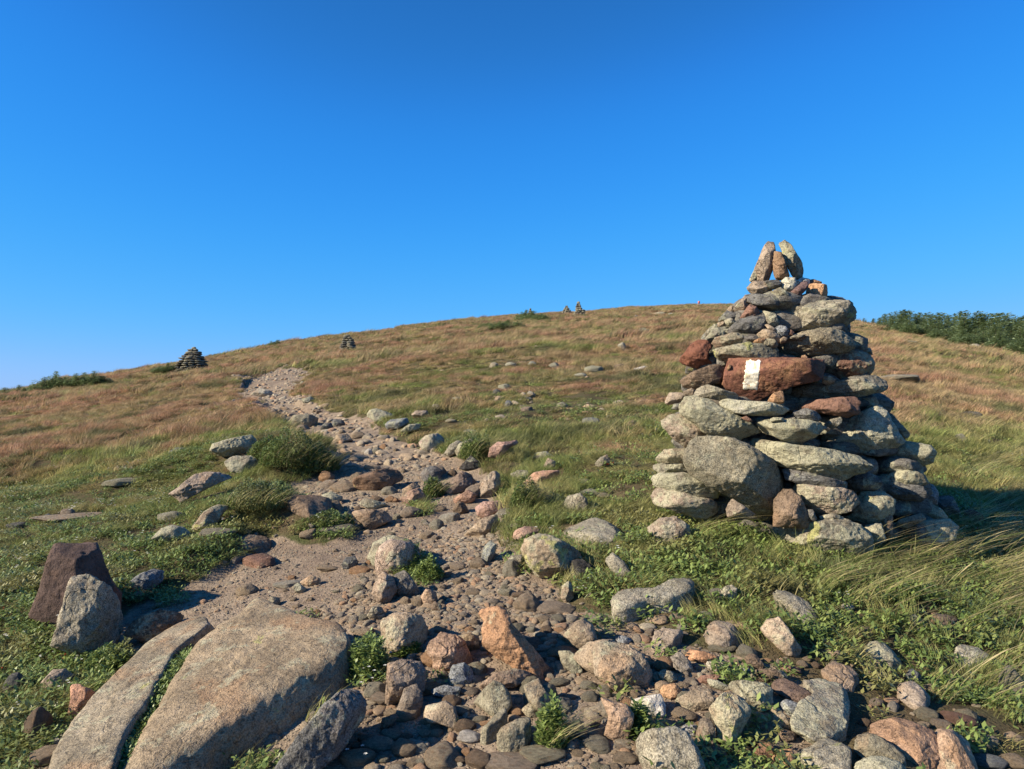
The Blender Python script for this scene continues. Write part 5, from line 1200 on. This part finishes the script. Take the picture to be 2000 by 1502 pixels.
# --- field grass in four sizes of tuft, coarser with distance from the trail head
FAR_SPEC = [  # y0, y1, density, tuft radius, blades, height, width
 (1.6, 9.5, 230, .055, 36, .078, .0036, 1.05), (8.5, 27, 46, .105, 56, .115, .0085, .9), (25, 80, 8.5, .25, 70, .21, .021, .88), (74, 215, 1.9, .55, 60, .30, .05, .9)]
for bi, (y0, y1, de, rad, nb, hg, wd, um) in enumerate(FAR_SPEC):
    x, y, rg = band(y0, y1, de, um, 40 + bi)
    sd = poly_sd(TRAIL, x, y)
    pm, st = patch_mask(x, y)
    rub = poly_sd(RUB, x, y)
    prob = sstep(-.05, .12, sd + ragged(x, y, 31))
    dn = n2(x, y, .5, 3, 33)
    if bi == 0:
        prob *= sstep(-.75, .25, dn + .15)
        prob = np.maximum(prob, (pm > .45) * .35); prob = prob * np.where(rub < 0, .22, 1)
        cov = n2(x, y, .9, 2, 35); px, py = tpx(x, y)
        prob *= np.where((py > 1020) & (px > 1150), np.where(cov > -.1, .38, .8), 1)
    if bi == 1: prob *= sstep(-1.0, -.1, n2(x, y, .8, 3, 36) + .5 * height_field(x, y) - .25)
    k = (rg.random(len(x)) < prob)
    x, y = x[k], y[k]
    if bi <= 2:
        k = ~occupied(x, y, .9); x, y = x[k], y[k]
    P, yaw, sc = place(x, y, rg)
    hf = height_field(x, y) * (.8 + .45 * n2(x, y, 1.1, 2, 37))
    yaw = rg.normal(0, [1.5, 1.1, .8, .7][bi], len(x))
    wvar = [plant_mesh(f'tuft_{bi}_{q}', [blades(nb, rad, hg, wd, .08 + .07 * q, .34, 60 + bi * 10 + q), blades(nb // 3, rad * .8, hg * 1.5, wd * .55, .2, .5, 160 + bi * 10 + q, heads=.9)], GM) for q in range(4)]
    hf = hf * (1 + .45 * sstep(-.2, .6, n2(x, y, 2.2, 2, 38)))
    sv = np.stack([sc, sc, sc * np.clip(hf, .22, 1.9)], -1)
    gn_scatter(['near_grass', 'field_grass', 'slope_grass', 'far_slope_grass'][bi], P, yaw, 0, sc, wvar,
               ['short green and straw turf grass beside the near trail', 'rusty and green wind blown grass of the field', 'rusty hair grass on the middle slope', 'rusty grass on the far ridge'][bi], 'grass', sclv=sv)
# --- long wind-combed grass at the right
LG = [np.array(q, float) for q in ([(1640,1105),(1720,1075),(1880,1040),(2100,930),(2250,900),(2400,1500),(2060,1440),(1900,1330),(1760,1250),(1640,1190),(1560,1150)],
      [(1830,1380),(2050,1320),(2200,1500),(2050,1520),(1900,1440)], [(1300,1050),(1400,1070),(1560,1120),(1480,1150),(1330,1100)], [(1880,900),(2100,860),(2100,1040),(1900,1010)])]
x, y, rg = band(2.2, 8.5, 330, 1.1, 91)
px, py = tpx(x, y); keep = np.zeros(len(x), bool)
for q, pr in zip(LG, (.24, .18, .04, .10)): keep |= (poly_sd(q, px, py) < 12 * n2(x, y, .2, 2, 5)) & (rg.random(len(x)) < pr)
keep &= sstep(-.7, .3, n2(x, y, .45, 2, 95)) > rg.random(len(x)) * .9
x, y = x[keep], y[keep]; k = ~occupied(x, y, .7); x, y = x[k], y[k]
P, yaw, sc = place(x, y, rg, .6, 1.15); yaw = rg.normal(.12, .35, len(x))
gn_scatter('long_grass', P, yaw, 0, sc, [plant_mesh(f'long_{q}', [blades(15, .05, (.22 + .03 * q), .0050, .5, .85, 260 + q, seg=6, hv=.5), blades(1, .05, (.21 + .03 * q), .0034, .35, .5, 280 + q, seg=6, heads=1.6)], GL) for q in range(4)], 'long yellow green grass combed to the right by the wind', 'grass')
# --- leafy ground cover
x, y, rg = band(1.8, 12, 330, 1.05, 71)
sd = poly_sd(TRAIL, x, y); pm, st = patch_mask(x, y); rub = poly_sd(RUB, x, y); px, py = tpx(x, y)
cov = n2(x, y, .8, 3, 35)
prob = sstep(0, .08, sd) * sstep(-.35, .25, cov + .12) * np.where(y > 6, .55, .9) * np.where((px < 1000) & (y < 4.4), 1.0, .8)
prob = prob * np.where((px > 1000) & (py < 990), .35, 1)
prob = np.where(rub < 0, sstep(-.3, .35, n2(x, y, .35, 2, 39) + .1), prob)
prob = np.where((px < 420) & (py > 1150) & (sd > 0), .95, prob)
prob = np.maximum(prob, np.where(pm > .42, .9, 0)); 
k = rg.random(len(x)) < prob; x, y, st = x[k], y[k], st[k]
k = ~occupied(x, y, .88); x, y, st = x[k], y[k], st[k]
P, yaw, sc = place(x, y, rg, .7, 1.35, .004); px, py = tpx(x, y); sc = sc * np.where(px > 1050, 1.05, .9)
gn_scatter('ground_cover_plants', P, yaw, 0, sc, [plant_mesh(f'cover_{q}', [leaves(40, .062, .045 + .012 * (q % 2), .027, 360 + q, asp=.42), blades(6, .05, .05, .003, .3, .5, 390 + q)], LM) for q in range(5)], 'leafy low green ground cover among the stones', 'ground cover')
# plants filling the narrow crack between the two bedrock slabs, rooted level with the slab edges
sp_ = np.array([(368, 1272), (352, 1290), (335, 1320), (308, 1355), (296, 1390), (275, 1430), (251, 1465), (230, 1502), (215, 1540)], float)
cr_pts = []
for k in range(230):
    t = RNG.uniform(0, len(sp_) - 1.001); i = int(t); q = sp_[i] * (1 - t + i) + sp_[i + 1] * (t - i) + RNG.normal(0, 4.5, 2)
    d = pix_dir(*q); u = d[0] / d[1]; e = d[2] / d[1]; zz = ground_z(u * _YS, _YS) + .115 - (EYE + e * _YS); j = max(1, np.nonzero(zz >= 0)[0][0])
    w = zz[j - 1] / (zz[j - 1] - zz[j]); yy = _YS[j - 1] + w * (_YS[j] - _YS[j - 1]); cr_pts.append((u * yy, yy, EYE + e * yy - .02))
gn_scatter('crack_plants', np.array(cr_pts), RNG.uniform(0, 6.28, 230), 0, RNG.uniform(.45, .8, 230), [plant_mesh(f'crack_{q}', [leaves(34, .05, .04, .026, 660 + q, asp=.42)], LM) for q in range(3)], 'green leafy plants filling the crack between the two bedrock slabs', 'ground cover')
# red and orange leaves scattered through it
k = rg.random(len(x)) < .012; n = int(k.sum())
gn_scatter('red_leaves', P[k] + [0, 0, .02], yaw[k], 0, sc[k], [plant_mesh('red_leaf', [leaves(7, .03, .02, .017, 471)], RM)], 'scattered red autumn leaves in the ground cover', 'leaves')
# --- white flowers
def flower_mesh(seed):
    rg = np.random.default_rng(seed); V, Fc, n0 = [], [], 0
    for j in range(3):
        cx, cy, cz = rg.uniform(-.05, .05), rg.uniform(-.05, .05), rg.uniform(.055, .085)
        for kk in range(5):
            a = kk / 5 * 2 * PI + j; r = .0062
            c, s_ = math.cos(a), math.sin(a); c1, s1 = math.cos(a + .5), math.sin(a + .5); c0, s0 = math.cos(a - .5), math.sin(a - .5)
            V += [(cx, cy, cz), (cx + r * .8 * c0, cy + r * .8 * s0, cz + .003), (cx + r * 1.3 * c, cy + r * 1.3 * s_, cz + .002), (cx + r * .8 * c1, cy + r * .8 * s1, cz + .003)]
            Fc.append((n0, n0 + 1, n0 + 2, n0 + 3)); n0 += 4
    return mesh_of('flower', np.array(V), np.array(Fc), FM, smooth=False)
x, y, rg = band(2.2, 11, 16, .8, 81); px, py = tpx(x, y); sd = poly_sd(TRAIL, x, y)
pr = sstep(.05, .2, sd) * np.where((px < 700) & (py > 880), .75, .10) * sstep(-.3, .4, n2(x, y, .7, 2, 83))
k = rg.random(len(x)) < pr; x, y = x[k], y[k]; P, yaw, sc = place(x, y, rg, .8, 1.5)
gn_scatter('white_flowers', P, yaw, 0, sc, [flower_mesh(5), flower_mesh(6)], 'tiny white flowers dotted through the greenery', 'flowers')
x, y = [], []
for (cx, cy) in [(735,1295),(722,1318),(715,1305),(700,1345),(745,1330),(690,1500),(1025,1065),(1660,1170),(1145,1155),(1160,1140),(985,1010)]:
    g = ghit(cx, cy + 12); x.append(g[0]); y.append(g[1])
P, yaw, sc = place(np.array(x), np.array(y), rg, .8, 1.1)
gn_scatter('plantain_flowers', P, yaw, 0, sc, [flower_mesh(7)], 'white flowers in the dark green plants beside the broad slab', 'flowers')
# --- gravel and pebbles
def peb_mesh(k, sub):
    rg = np.random.default_rng(700 + k); poly = blob_poly(rg, int(rg.integers(4, 7)), .30)
    v, f = rock(poly, rg.uniform(.4, .9), 720 + k, p=[20, 44, 44][k % 3], facets=9, rough=.04, sub=sub, chips=[16, 40, 30][k % 3]); v = v / (np.ptp(v[:, :2]) / 2)
    v = v[:, [0, 1, 2]]
    return mesh_of('pebble', v, f, M['pebble'])
PEB = [peb_mesh(k, 3) for k in range(9)]
def gravel(name, label, y0, y1, dn, um, r0, r1, seed, pw, mask, lift=.02):
    x, y, rg = band(y0, y1, dn, um, seed); k = rg.random(len(x)) < mask(x, y); x, y = x[k], y[k]
    k = ~occupied(x, y, .8); x, y = x[k], y[k]
    r = r0 + (r1 - r0) * rg.random(len(x)) ** pw
    P = np.stack([x, y, ground_z(x, y) + r * lift], -1)
    sv = np.stack([r * rg.uniform(.8, 1.3, len(x)), r * rg.uniform(.7, 1.0, len(x)), r * rg.uniform(.55, .9, len(x))], -1)
    gn_scatter(name, P, rg.uniform(0, 6.28, len(x)), rg.normal(0, .2, len(x)), r, PEB, label, 'gravel', sclv=sv)
def in_trail(x, y): return 1 - sstep(-.10, .06, poly_sd(TRAIL, x, y) + ragged(x, y, 31))
FLOW = np.array([(760,1090),(850,1050),(960,1030),(1000,1060),(1040,1140),(1120,1190),(1100,1260),(1000,1290),(860,1260),(740,1220),(600,1200),(700,1150)], float)
def flow_mask(x, y):
    px, py = tpx(x, y); return 1 - sstep(-10, 25, poly_sd(FLOW, px, py))
def rubble(x, y):
    px, py = tpx(x, y); return in_trail(x, y) * sstep(1210, 1270, py)
gravel('trail_gravel', 'fine loose gravel on the worn trail', 1.7, 9, 1500, .75, .0035, .014, 501, 2.2, lambda x, y: in_trail(x, y) * sstep(-.9, .5, n2(x, y, .45, 3, 62) + .25))
gravel('trail_pebbles', 'tan and grey pebbles covering the trail', 1.7, 9, 480, .75, .010, .040, 502, 2.4, lambda x, y: np.maximum(in_trail(x, y) * sstep(-.5, .7, n2(x, y, .5, 3, 63)) * .75, rubble(x, y) * .9))
gravel('cobbles', 'fist sized cobbles packed in the gully of the trail', 2.6, 6.6, 620, .3, .017, .036, 503, 1.4, lambda x, y: flow_mask(x, y))
gravel('edge_pebbles', 'small stones among the plants beside the rubble', 1.9, 6, 150, 1.0, .010, .055, 505, 2.2, lambda x, y: np.maximum((poly_sd(RUB, x, y) < .25) * .8, (1 - sstep(0, .35, poly_sd(TRAIL, x, y))) * (poly_sd(TRAIL, x, y) > 0) * .6))
gravel('upper_trail_stones', 'broken stones on the upper trail', 8, 60, 75, .55, .02, .10, 504, 2.8, lambda x, y: in_trail(x, y) * sstep(-.9, .3, n2(x, y, 1.2, 3, 64) + .1) * np.where(y > 20, .5, 1))
# stony turf in the field right of the trail
def turf_stones(x, y):
    px, py = tpx(x, y)
    return np.exp(-(((px - 1020) / 230) ** 2 + ((py - 790) / 45) ** 2)) * sstep(-.1, .5, n2(x, y, 1.4, 3, 65))
gravel('turf_stones', 'grey stones strewn through the short turf of the field', 8, 45, 20, .5, .035, .15, 506, 2.6, turf_stones, -.12)
# --- heath clumps, each a plant of its own
def heath(px, py, wpx, hpx, label, mat=HM, size=.022, n=None, grass=0, cat='shrub', seed=0):
    g = ghit(px, py + hpx * .40)
    if g is None: return
    m = np.linalg.norm(g - CAMP) / F; w, h = wpx * m / 2, hpx * m
    cy = g[1] + w * .45; o = bpy.data.objects.new('heath_clump', None); COL.objects.link(o)
    o.location = (g[0], cy, min(gz(g[0], cy), g[2] + .06)); tag(o, label, cat)
    n = n or int(min(16000, 1500 + 9000 * (w / .4) ** 1.5))
    sz = max(size, m * 5)
    obj('foliage', plant_mesh('foliage', [leaves(n, w, h * .95, sz, 800 + seed, dome=True)], mat), o)
    if grass: obj('grass_blades', plant_mesh('grass_blades', [blades(grass, w * 1.0, h * 1.0, max(.003, m * 1.2), .15, .45, 850 + seed, seg=5)], GL), o)
    rg = np.random.default_rng(seed); parts = []
    V, Fc, n0 = [], [], 0
    for j in range(9):
        a = rg.uniform(0, 6.28); r = w * .7 * rg.random(); tip = np.array([math.cos(a) * r, math.sin(a) * r, h * .7 * math.sqrt(1 - (r / w) ** 2)])
        sv = np.array([-math.sin(a), math.cos(a), 0]) * w * .012; up = np.array([0, 0, w * .012])
        b = tip * .15; b[2] = -.02
        for q in (b, tip):
            k = 1 if q is b else .4
            V += [q - sv * k, q + up * k, q + sv * k, q - up * k]
        for i in range(4): Fc.append((n0 + i, n0 + (i + 1) % 4, n0 + 4 + (i + 1) % 4, n0 + 4 + i))
        n0 += 8
    obj('stems', mesh_of('stems', np.array(V), np.array(Fc), BARK), o)
s = NT('bark'); tc = s.n('ShaderNodeTexCoord').outputs['Object']; BARK = s.finish(s.mix(s.noise(tc, 20, 4), (.06, .045, .035), (.16, .125, .095)), .9, s.bump(s.noise(tc, 60, 3), .5, .01), .1)
for i, a in enumerate([
 (562, 900, 120, 52, 'dark heath mound overhanging the left edge of the trail'), (622, 912, 70, 38, 'lower right lobe of dark heath beside the trail shadow'), (520, 892, 80, 30, 'low heath between the pale lichened rock and the dark mound'), (500, 990, 130, 40, 'leafy heath on the bank above the flat brown cap rock'),
 (1030, 978, 66, 44, 'round dark heath clump right of the pink upright rock'), (928, 885, 66, 44, 'green grassy clump beside the leaning pair of stones'),
 (800, 1100, 74, 40, 'low green plant growing over the pink granite rock'), (838, 1122, 50, 34, 'low plant right of the pink granite rock in the trail'),
 (845, 958, 40, 34, 'grassy tuft below the dark rounded rock in the trail'), (640, 1020, 90, 24, 'dark plants under the flat brown cap rock'),
 (715, 1300, 70, 60, 'white flowering dark green plant right of the broad slab'), (785, 1270, 60, 22, 'green plant at the foot of the rounded tan boulder'),
 (1080, 1440, 56, 60, 'leafy plant with dry grass stalks in the bottom rubble'), (1245, 1420, 40, 44, 'small green plant left of the round pale grey boulder'),
 (210, 1300, 80, 34, 'leafy plants at the foot of the rough grey upright stone'), (690, 668 + 85, 1, 1, None)]):
    if a[4] is None: continue
    heath(*a, seed=i, grass=380 if i in (0, 1, 2, 3) else (260 if i in (4, 5) else (160 if i in (8, 9, 12) else 0)), mat=LM if i in (6, 7, 10, 11, 12, 13, 14) else HM)
# ---------------------------------------------------------------- far things: firs, cairns up the slope, marker
def fir_meshes(seed, flag=.25, bushy=1.0):
    rg = np.random.default_rng(seed)
    V, Fc, RR, n0 = [], [], [], 0
    nw = 24
    quads = []; rr = []
    for wv in range(nw):
        t = .04 + .94 * (wv / nw) ** .95
        L0 = ((1 - t) ** .75 * .36 * bushy + .03)
        for j in range(6):
            a = rg.uniform(0, 2 * PI); L = L0 * rg.uniform(.55, 1.25) * (1 + flag * 1.6 * math.cos(a))
            if L < .015: continue
            dr = rg.uniform(-.1, .35) * (1 - t)
            for q in range(8):
                s_ = (q + rg.random()) / 8
                c = np.array([math.cos(a) * L * s_ + flag * .12 * t * t, math.sin(a) * L * s_, t + L * s_ * (-dr + .35 * s_)])
                for kk in range(3):
                    b = a + rg.uniform(-1.1, 1.1); el = rg.uniform(-.2, .7); sz = rg.uniform(.022, .05) * (1.15 - .5 * t)
                    d = np.array([math.cos(b) * math.cos(el), math.sin(b) * math.cos(el), math.sin(el)]); sd = np.cross(d, [rg.uniform(-.4, .4), rg.uniform(-.4, .4), 1]); sd /= np.linalg.norm(sd)
                    quads.append([c, c + d * sz * .6 + sd * sz * .28, c + d * sz * 1.3, c + d * sz * .6 - sd * sz * .28]); rr.append(rg.random())
    Q = np.array(quads); n = len(Q)
    me = mesh_of('crown', Q.reshape(-1, 3), np.arange(n * 4).reshape(n, 4), FIR, smooth=False); fattr(me, 'r', np.repeat(rr, 4))
    # tapered trunk with a slight bow down the wind
    P, Tf = [], []; ns = 7
    for k in range(9):
        t = k / 8; r = .022 * (1 - t) + .002; cx = flag * .12 * t * t
        for j in range(ns): b = j / ns * 2 * PI; P.append((cx + r * math.cos(b), r * math.sin(b), t * .97 - .03))
    for k in range(8):
        for j in range(ns): Tf.append((k * ns + j, k * ns + (j + 1) % ns, (k + 1) * ns + (j + 1) % ns, (k + 1) * ns + j))
    return me, mesh_of('trunk', np.array(P), np.array(Tf), BARK)
FIR = leaf_mat('fir_needles', (.14, .20, .09), (.34, .41, .20), (.21, .28, .14), .6, .3)
FIRS = [fir_meshes(900 + k, .22 + .06 * (k % 3), .95 + .25 * (k % 2)) for k in range(7)]
def scrub_crown(k):
    c = FIRS[k][0]; n = len(c.vertices); a = np.empty(n * 3, np.float32); c.vertices.foreach_get('co', a); a = a.reshape(-1, 3) * [.8, .8, 1.0]
    r = np.empty(n, np.float32); c.attributes['r'].data.foreach_get('value', r)
    V, Fq, T, RR = leaves(2600, .42, .62, .075, 950 + k, dome=True, up=.3)
    me = mesh_of('crown', np.concatenate([a, V]), np.concatenate([np.arange(n).reshape(-1, 4), Fq + n]), FIR, smooth=False); fattr(me, 'r', np.concatenate([r, RR])); return me
SCRUB = [scrub_crown(k) for k in range(4)]
_fr = np.random.default_rng(17)
def fir(x, y, h, wide, label, group, name='fir_tree'):
    o = bpy.data.objects.new(name, None); COL.objects.link(o); o.location = (x, y, gz(x, y)); tag(o, label, 'tree', group)
    k = int(_fr.integers(len(FIRS))); c, t = FIRS[k]
    if name != 'fir_tree': c = SCRUB[k % 4]
    for nm, me in (('crown', c), ('trunk', t)):
        q = obj(nm, me, o); q.scale = (h * wide, h * wide, h); q.rotation_euler = (0, 0, _fr.uniform(-.35, .35))
base_l = [(1670, 636), (1700, 641), (1750, 648), (1800, 655), (1870, 671), (1920, 681), (2000, 694), (2100, 712)]
top_l = [(1670, 627), (1700, 618), (1725, 614), (1755, 605), (1800, 609), (1850, 606), (1900, 611), (1950, 614), (2000, 616), (2100, 620)]
px = 1676
while px < 2075:
    b = np.interp(px, *zip(*base_l)); tp = np.interp(px, *zip(*top_l))
    g = ghit(px, b)
    if g is not None:
        for row, (fy, fh) in enumerate(((1.0, .50), (1.07, .78), (1.16, 1.0), (1.26, 1.02))):
            jx = px + _fr.uniform(-6, 6)
            y = g[1] * (fy + _fr.uniform(-.02, .02)); x = (jx - CX) / F * y; z = gz(x, y)
            py = to_px(x, y, z)[1]
            ttop = tp + _fr.uniform(-5, 9) if row > 1 else b - (b - tp) * fh * _fr.uniform(.6, 1.1)
            h = max(.6, (py - ttop) / F * y)
            low = row == 0
            fir(x, y, h, 2.2 if low else 1.45 + _fr.uniform(-.3, .5), ['low sprawling fir at the grassy front edge of the thicket on the right', 'fir in the front rows of the dense thicket on the right', 'wind trimmed fir on the skyline of the thicket on the right', 'wind trimmed fir on the skyline of the thicket on the right'][row],
                ['low firs at the thicket edge', 'firs in the front rows of the thicket', 'firs on the skyline of the thicket', 'firs on the skyline of the thicket'][row], 'low_fir' if low else 'fir_tree')
    px += _fr.uniform(9, 16)
for (px, top, bot, Y, wd, lab) in [(8, 762, 776, 46, 1.6, 'lowest spruce scrub at the left edge of the photo'), (36, 757, 772, 46, 1.4, 'small leaning spruce near the left edge'), (60, 757, 768, 47, 1.6, 'bare greyish spruce scrub on the left skyline'), (85, 743, 765, 47, 1.2, 'bushy spruce left of the tallest one on the left skyline'),
   (108, 733, 762, 48, .7, 'tallest thin spruce on the left skyline'), (125, 742, 760, 48, 1.5, 'wide dark spruce right of the tallest one on the left skyline'), (146, 736, 757, 48, 1.1, 'spruce in the middle of the left skyline clump'),
   (163, 734, 754, 49, 1.2, 'dense dark spruce in the left skyline clump'), (182, 731, 752, 49, 1.1, 'last tall spruce at the right of the left skyline clump'), (197, 739, 750, 50, 1.9, 'low spruce tapering off the right of the left skyline clump'),
   (312, 719, 729, 58, 1.6, 'low spruce farther left beside the skyline cairn'), (327, 713, 727, 58, 1.2, 'spruce just left of the skyline cairn'), (341, 715, 725, 58, 1.2, 'small spruce touching the left of the skyline cairn'),
   (540, 668, 677, 95, 1.8, 'dark scrub on the ridge above the narrow upper trail'), (1026, 611, 628, 140, 1.2, 'dark spruce scrub left of the small skyline cairn in the middle'),
   (952, 634, 643, 125, 2.0, 'leftmost low scrub mat on the middle ridge'), (992, 629, 638, 128, 2.2, 'olive scrub mat just above the juniper patches'),
   (1040, 613, 630, 138, 1.5, 'bushy dark spruce scrub below the small skyline cairn'), (1056, 617, 631, 137, 1.5, 'dark spruce scrub right of the small skyline cairn'), (975, 632, 645, 125, 1.7, 'dark juniper patch low on the middle ridge'), (1010, 632, 643, 125, 1.6, 'bluish juniper patch right of the dark one on the middle ridge')]:
    u = (px - CX) / F; d = pix_dir(px, bot); g = ghit(px, bot)
    y = Y if g is None else g[1]; x = u * y
    z = gz(x, y); h = max(.4, (to_px(x, y, z)[1] - top + 2) / F * y)
    fir(x, y, h * 1.25, wd * 1.9, lab, 'scrub spruces on the skyline', 'scrub_spruce')
# pale ledges and scrub mats on the ridge are part of the stones above
s = NT('far_cairn_rock')
def small_cairn(px, base, Y, rows, hpx, label, seed):
    rows = [(a * 1.12, b * 1.15) for a, b in rows]; hpx *= 1.15
    g = ghit(px, base); y = g[1] if g is not None else Y
    x = (px - CX) / F * y; m = y / F; rg = np.random.default_rng(seed)
    o = bpy.data.objects.new('stone_cairn', None); COL.objects.link(o); o.location = (x, y, gz(x, y)); tag(o, label, 'cairn', 'cairns farther up the trail')
    zoff = (to_px(x, y, o.location.z)[1] - base) * m; rh = hpx * m / len(rows); z = min(0, zoff)
    for i, (dx, w) in enumerate(rows):
        W2 = w * m / 2; n = max(1, int(round(w * m / (.42 if w * m > .8 else .3))))
        for layer in (0, 1) if w * m > .7 else (0,):
            for j in range(n):
                k = int(rg.integers(len(PROTO))); q = obj('stone', proto_mesh(k, 'dark' if rg.random() < .6 else 'lichen'), o)
                sw = W2 / n * rg.uniform(1.05, 1.4)
                q.scale = (sw, W2 * .55, rh * rg.uniform(.52, .68)); q.rotation_euler = (0, rg.uniform(-.12, .12), rg.uniform(-.3, .3))
                a = (j + .5) / n * 2 - 1
                q.location = (dx * m + a * W2 * (1 - .5 / n), (-1 if layer == 0 else 1) * W2 * .45 * math.sqrt(max(.1, 1 - a * a)), z + rh * (i + .5) + rg.uniform(-.1, .1) * rh)
                q.color = (*(np.array(C['grey' if rg.random() < .6 else 'dgrey']) * rg.uniform(.4, .85)), 1)
small_cairn(375, 728, 60, [(0,54),(0,50),(-1,50),(-1,48),(0,44),(1,42),(-1,38),(1,32),(2,28),(3,24),(3,18),(3,6)], 44, 'broad cone shaped cairn on the left skyline', 1)
small_cairn(679, 687, 95, [(0,30),(0,28),(0,26),(0,24),(0,22),(0,20),(0,17),(-2,10)], 29, 'small dark cairn on the slope right of the upper trail', 2)
small_cairn(1131, 619, 120, [(0,24),(0,21),(1,19),(2,17),(0,12),(-1,10),(-1,8),(-1,5)], 26, 'tall stepped cairn on the middle skyline', 3)
small_cairn(1107, 613, 140, [(0,17),(0,14),(0,10),(0,5)], 14, 'small cairn just left of the tall stepped one on the skyline', 4)
small_cairn(1036, 615, 150, [(0,10),(0,9),(0,6),(0,3)], 13, 'tiny cairn behind the dark scrub on the middle skyline', 5)
def box(x0, x1, y0, y1, z0, z1):
    v = np.array([(x, y, z) for z in (z0, z1) for y in (y0, y1) for x in (x0, x1)], float)
    return v, np.array([(0, 2, 3, 1), (4, 5, 7, 6), (0, 1, 5, 4), (2, 6, 7, 3), (0, 4, 6, 2), (1, 3, 7, 5)])
y = 203; x = (1366 - CX) / F * y
mk = bpy.data.objects.new('trail_marker', None); COL.objects.link(mk); mk.location = (x, y, gz(x, y)); tag(mk, 'tiny reddish marker post standing on the far skyline', 'marker')
s = NT('marker_red'); red = s.finish((.55, .16, .14), .6); s = NT('marker_post'); wood = s.finish((.4, .33, .3), .8)
zt = (to_px(x, y, mk.location.z)[1] - 588) / F * y
obj('post', mesh_of('post', *box(-.06, .06, -.06, .06, -.2, zt), wood, smooth=False), mk)
obj('panel', mesh_of('panel', *box(-.28, .28, -.1, -.063, zt - .75, zt), red, smooth=False), mk)
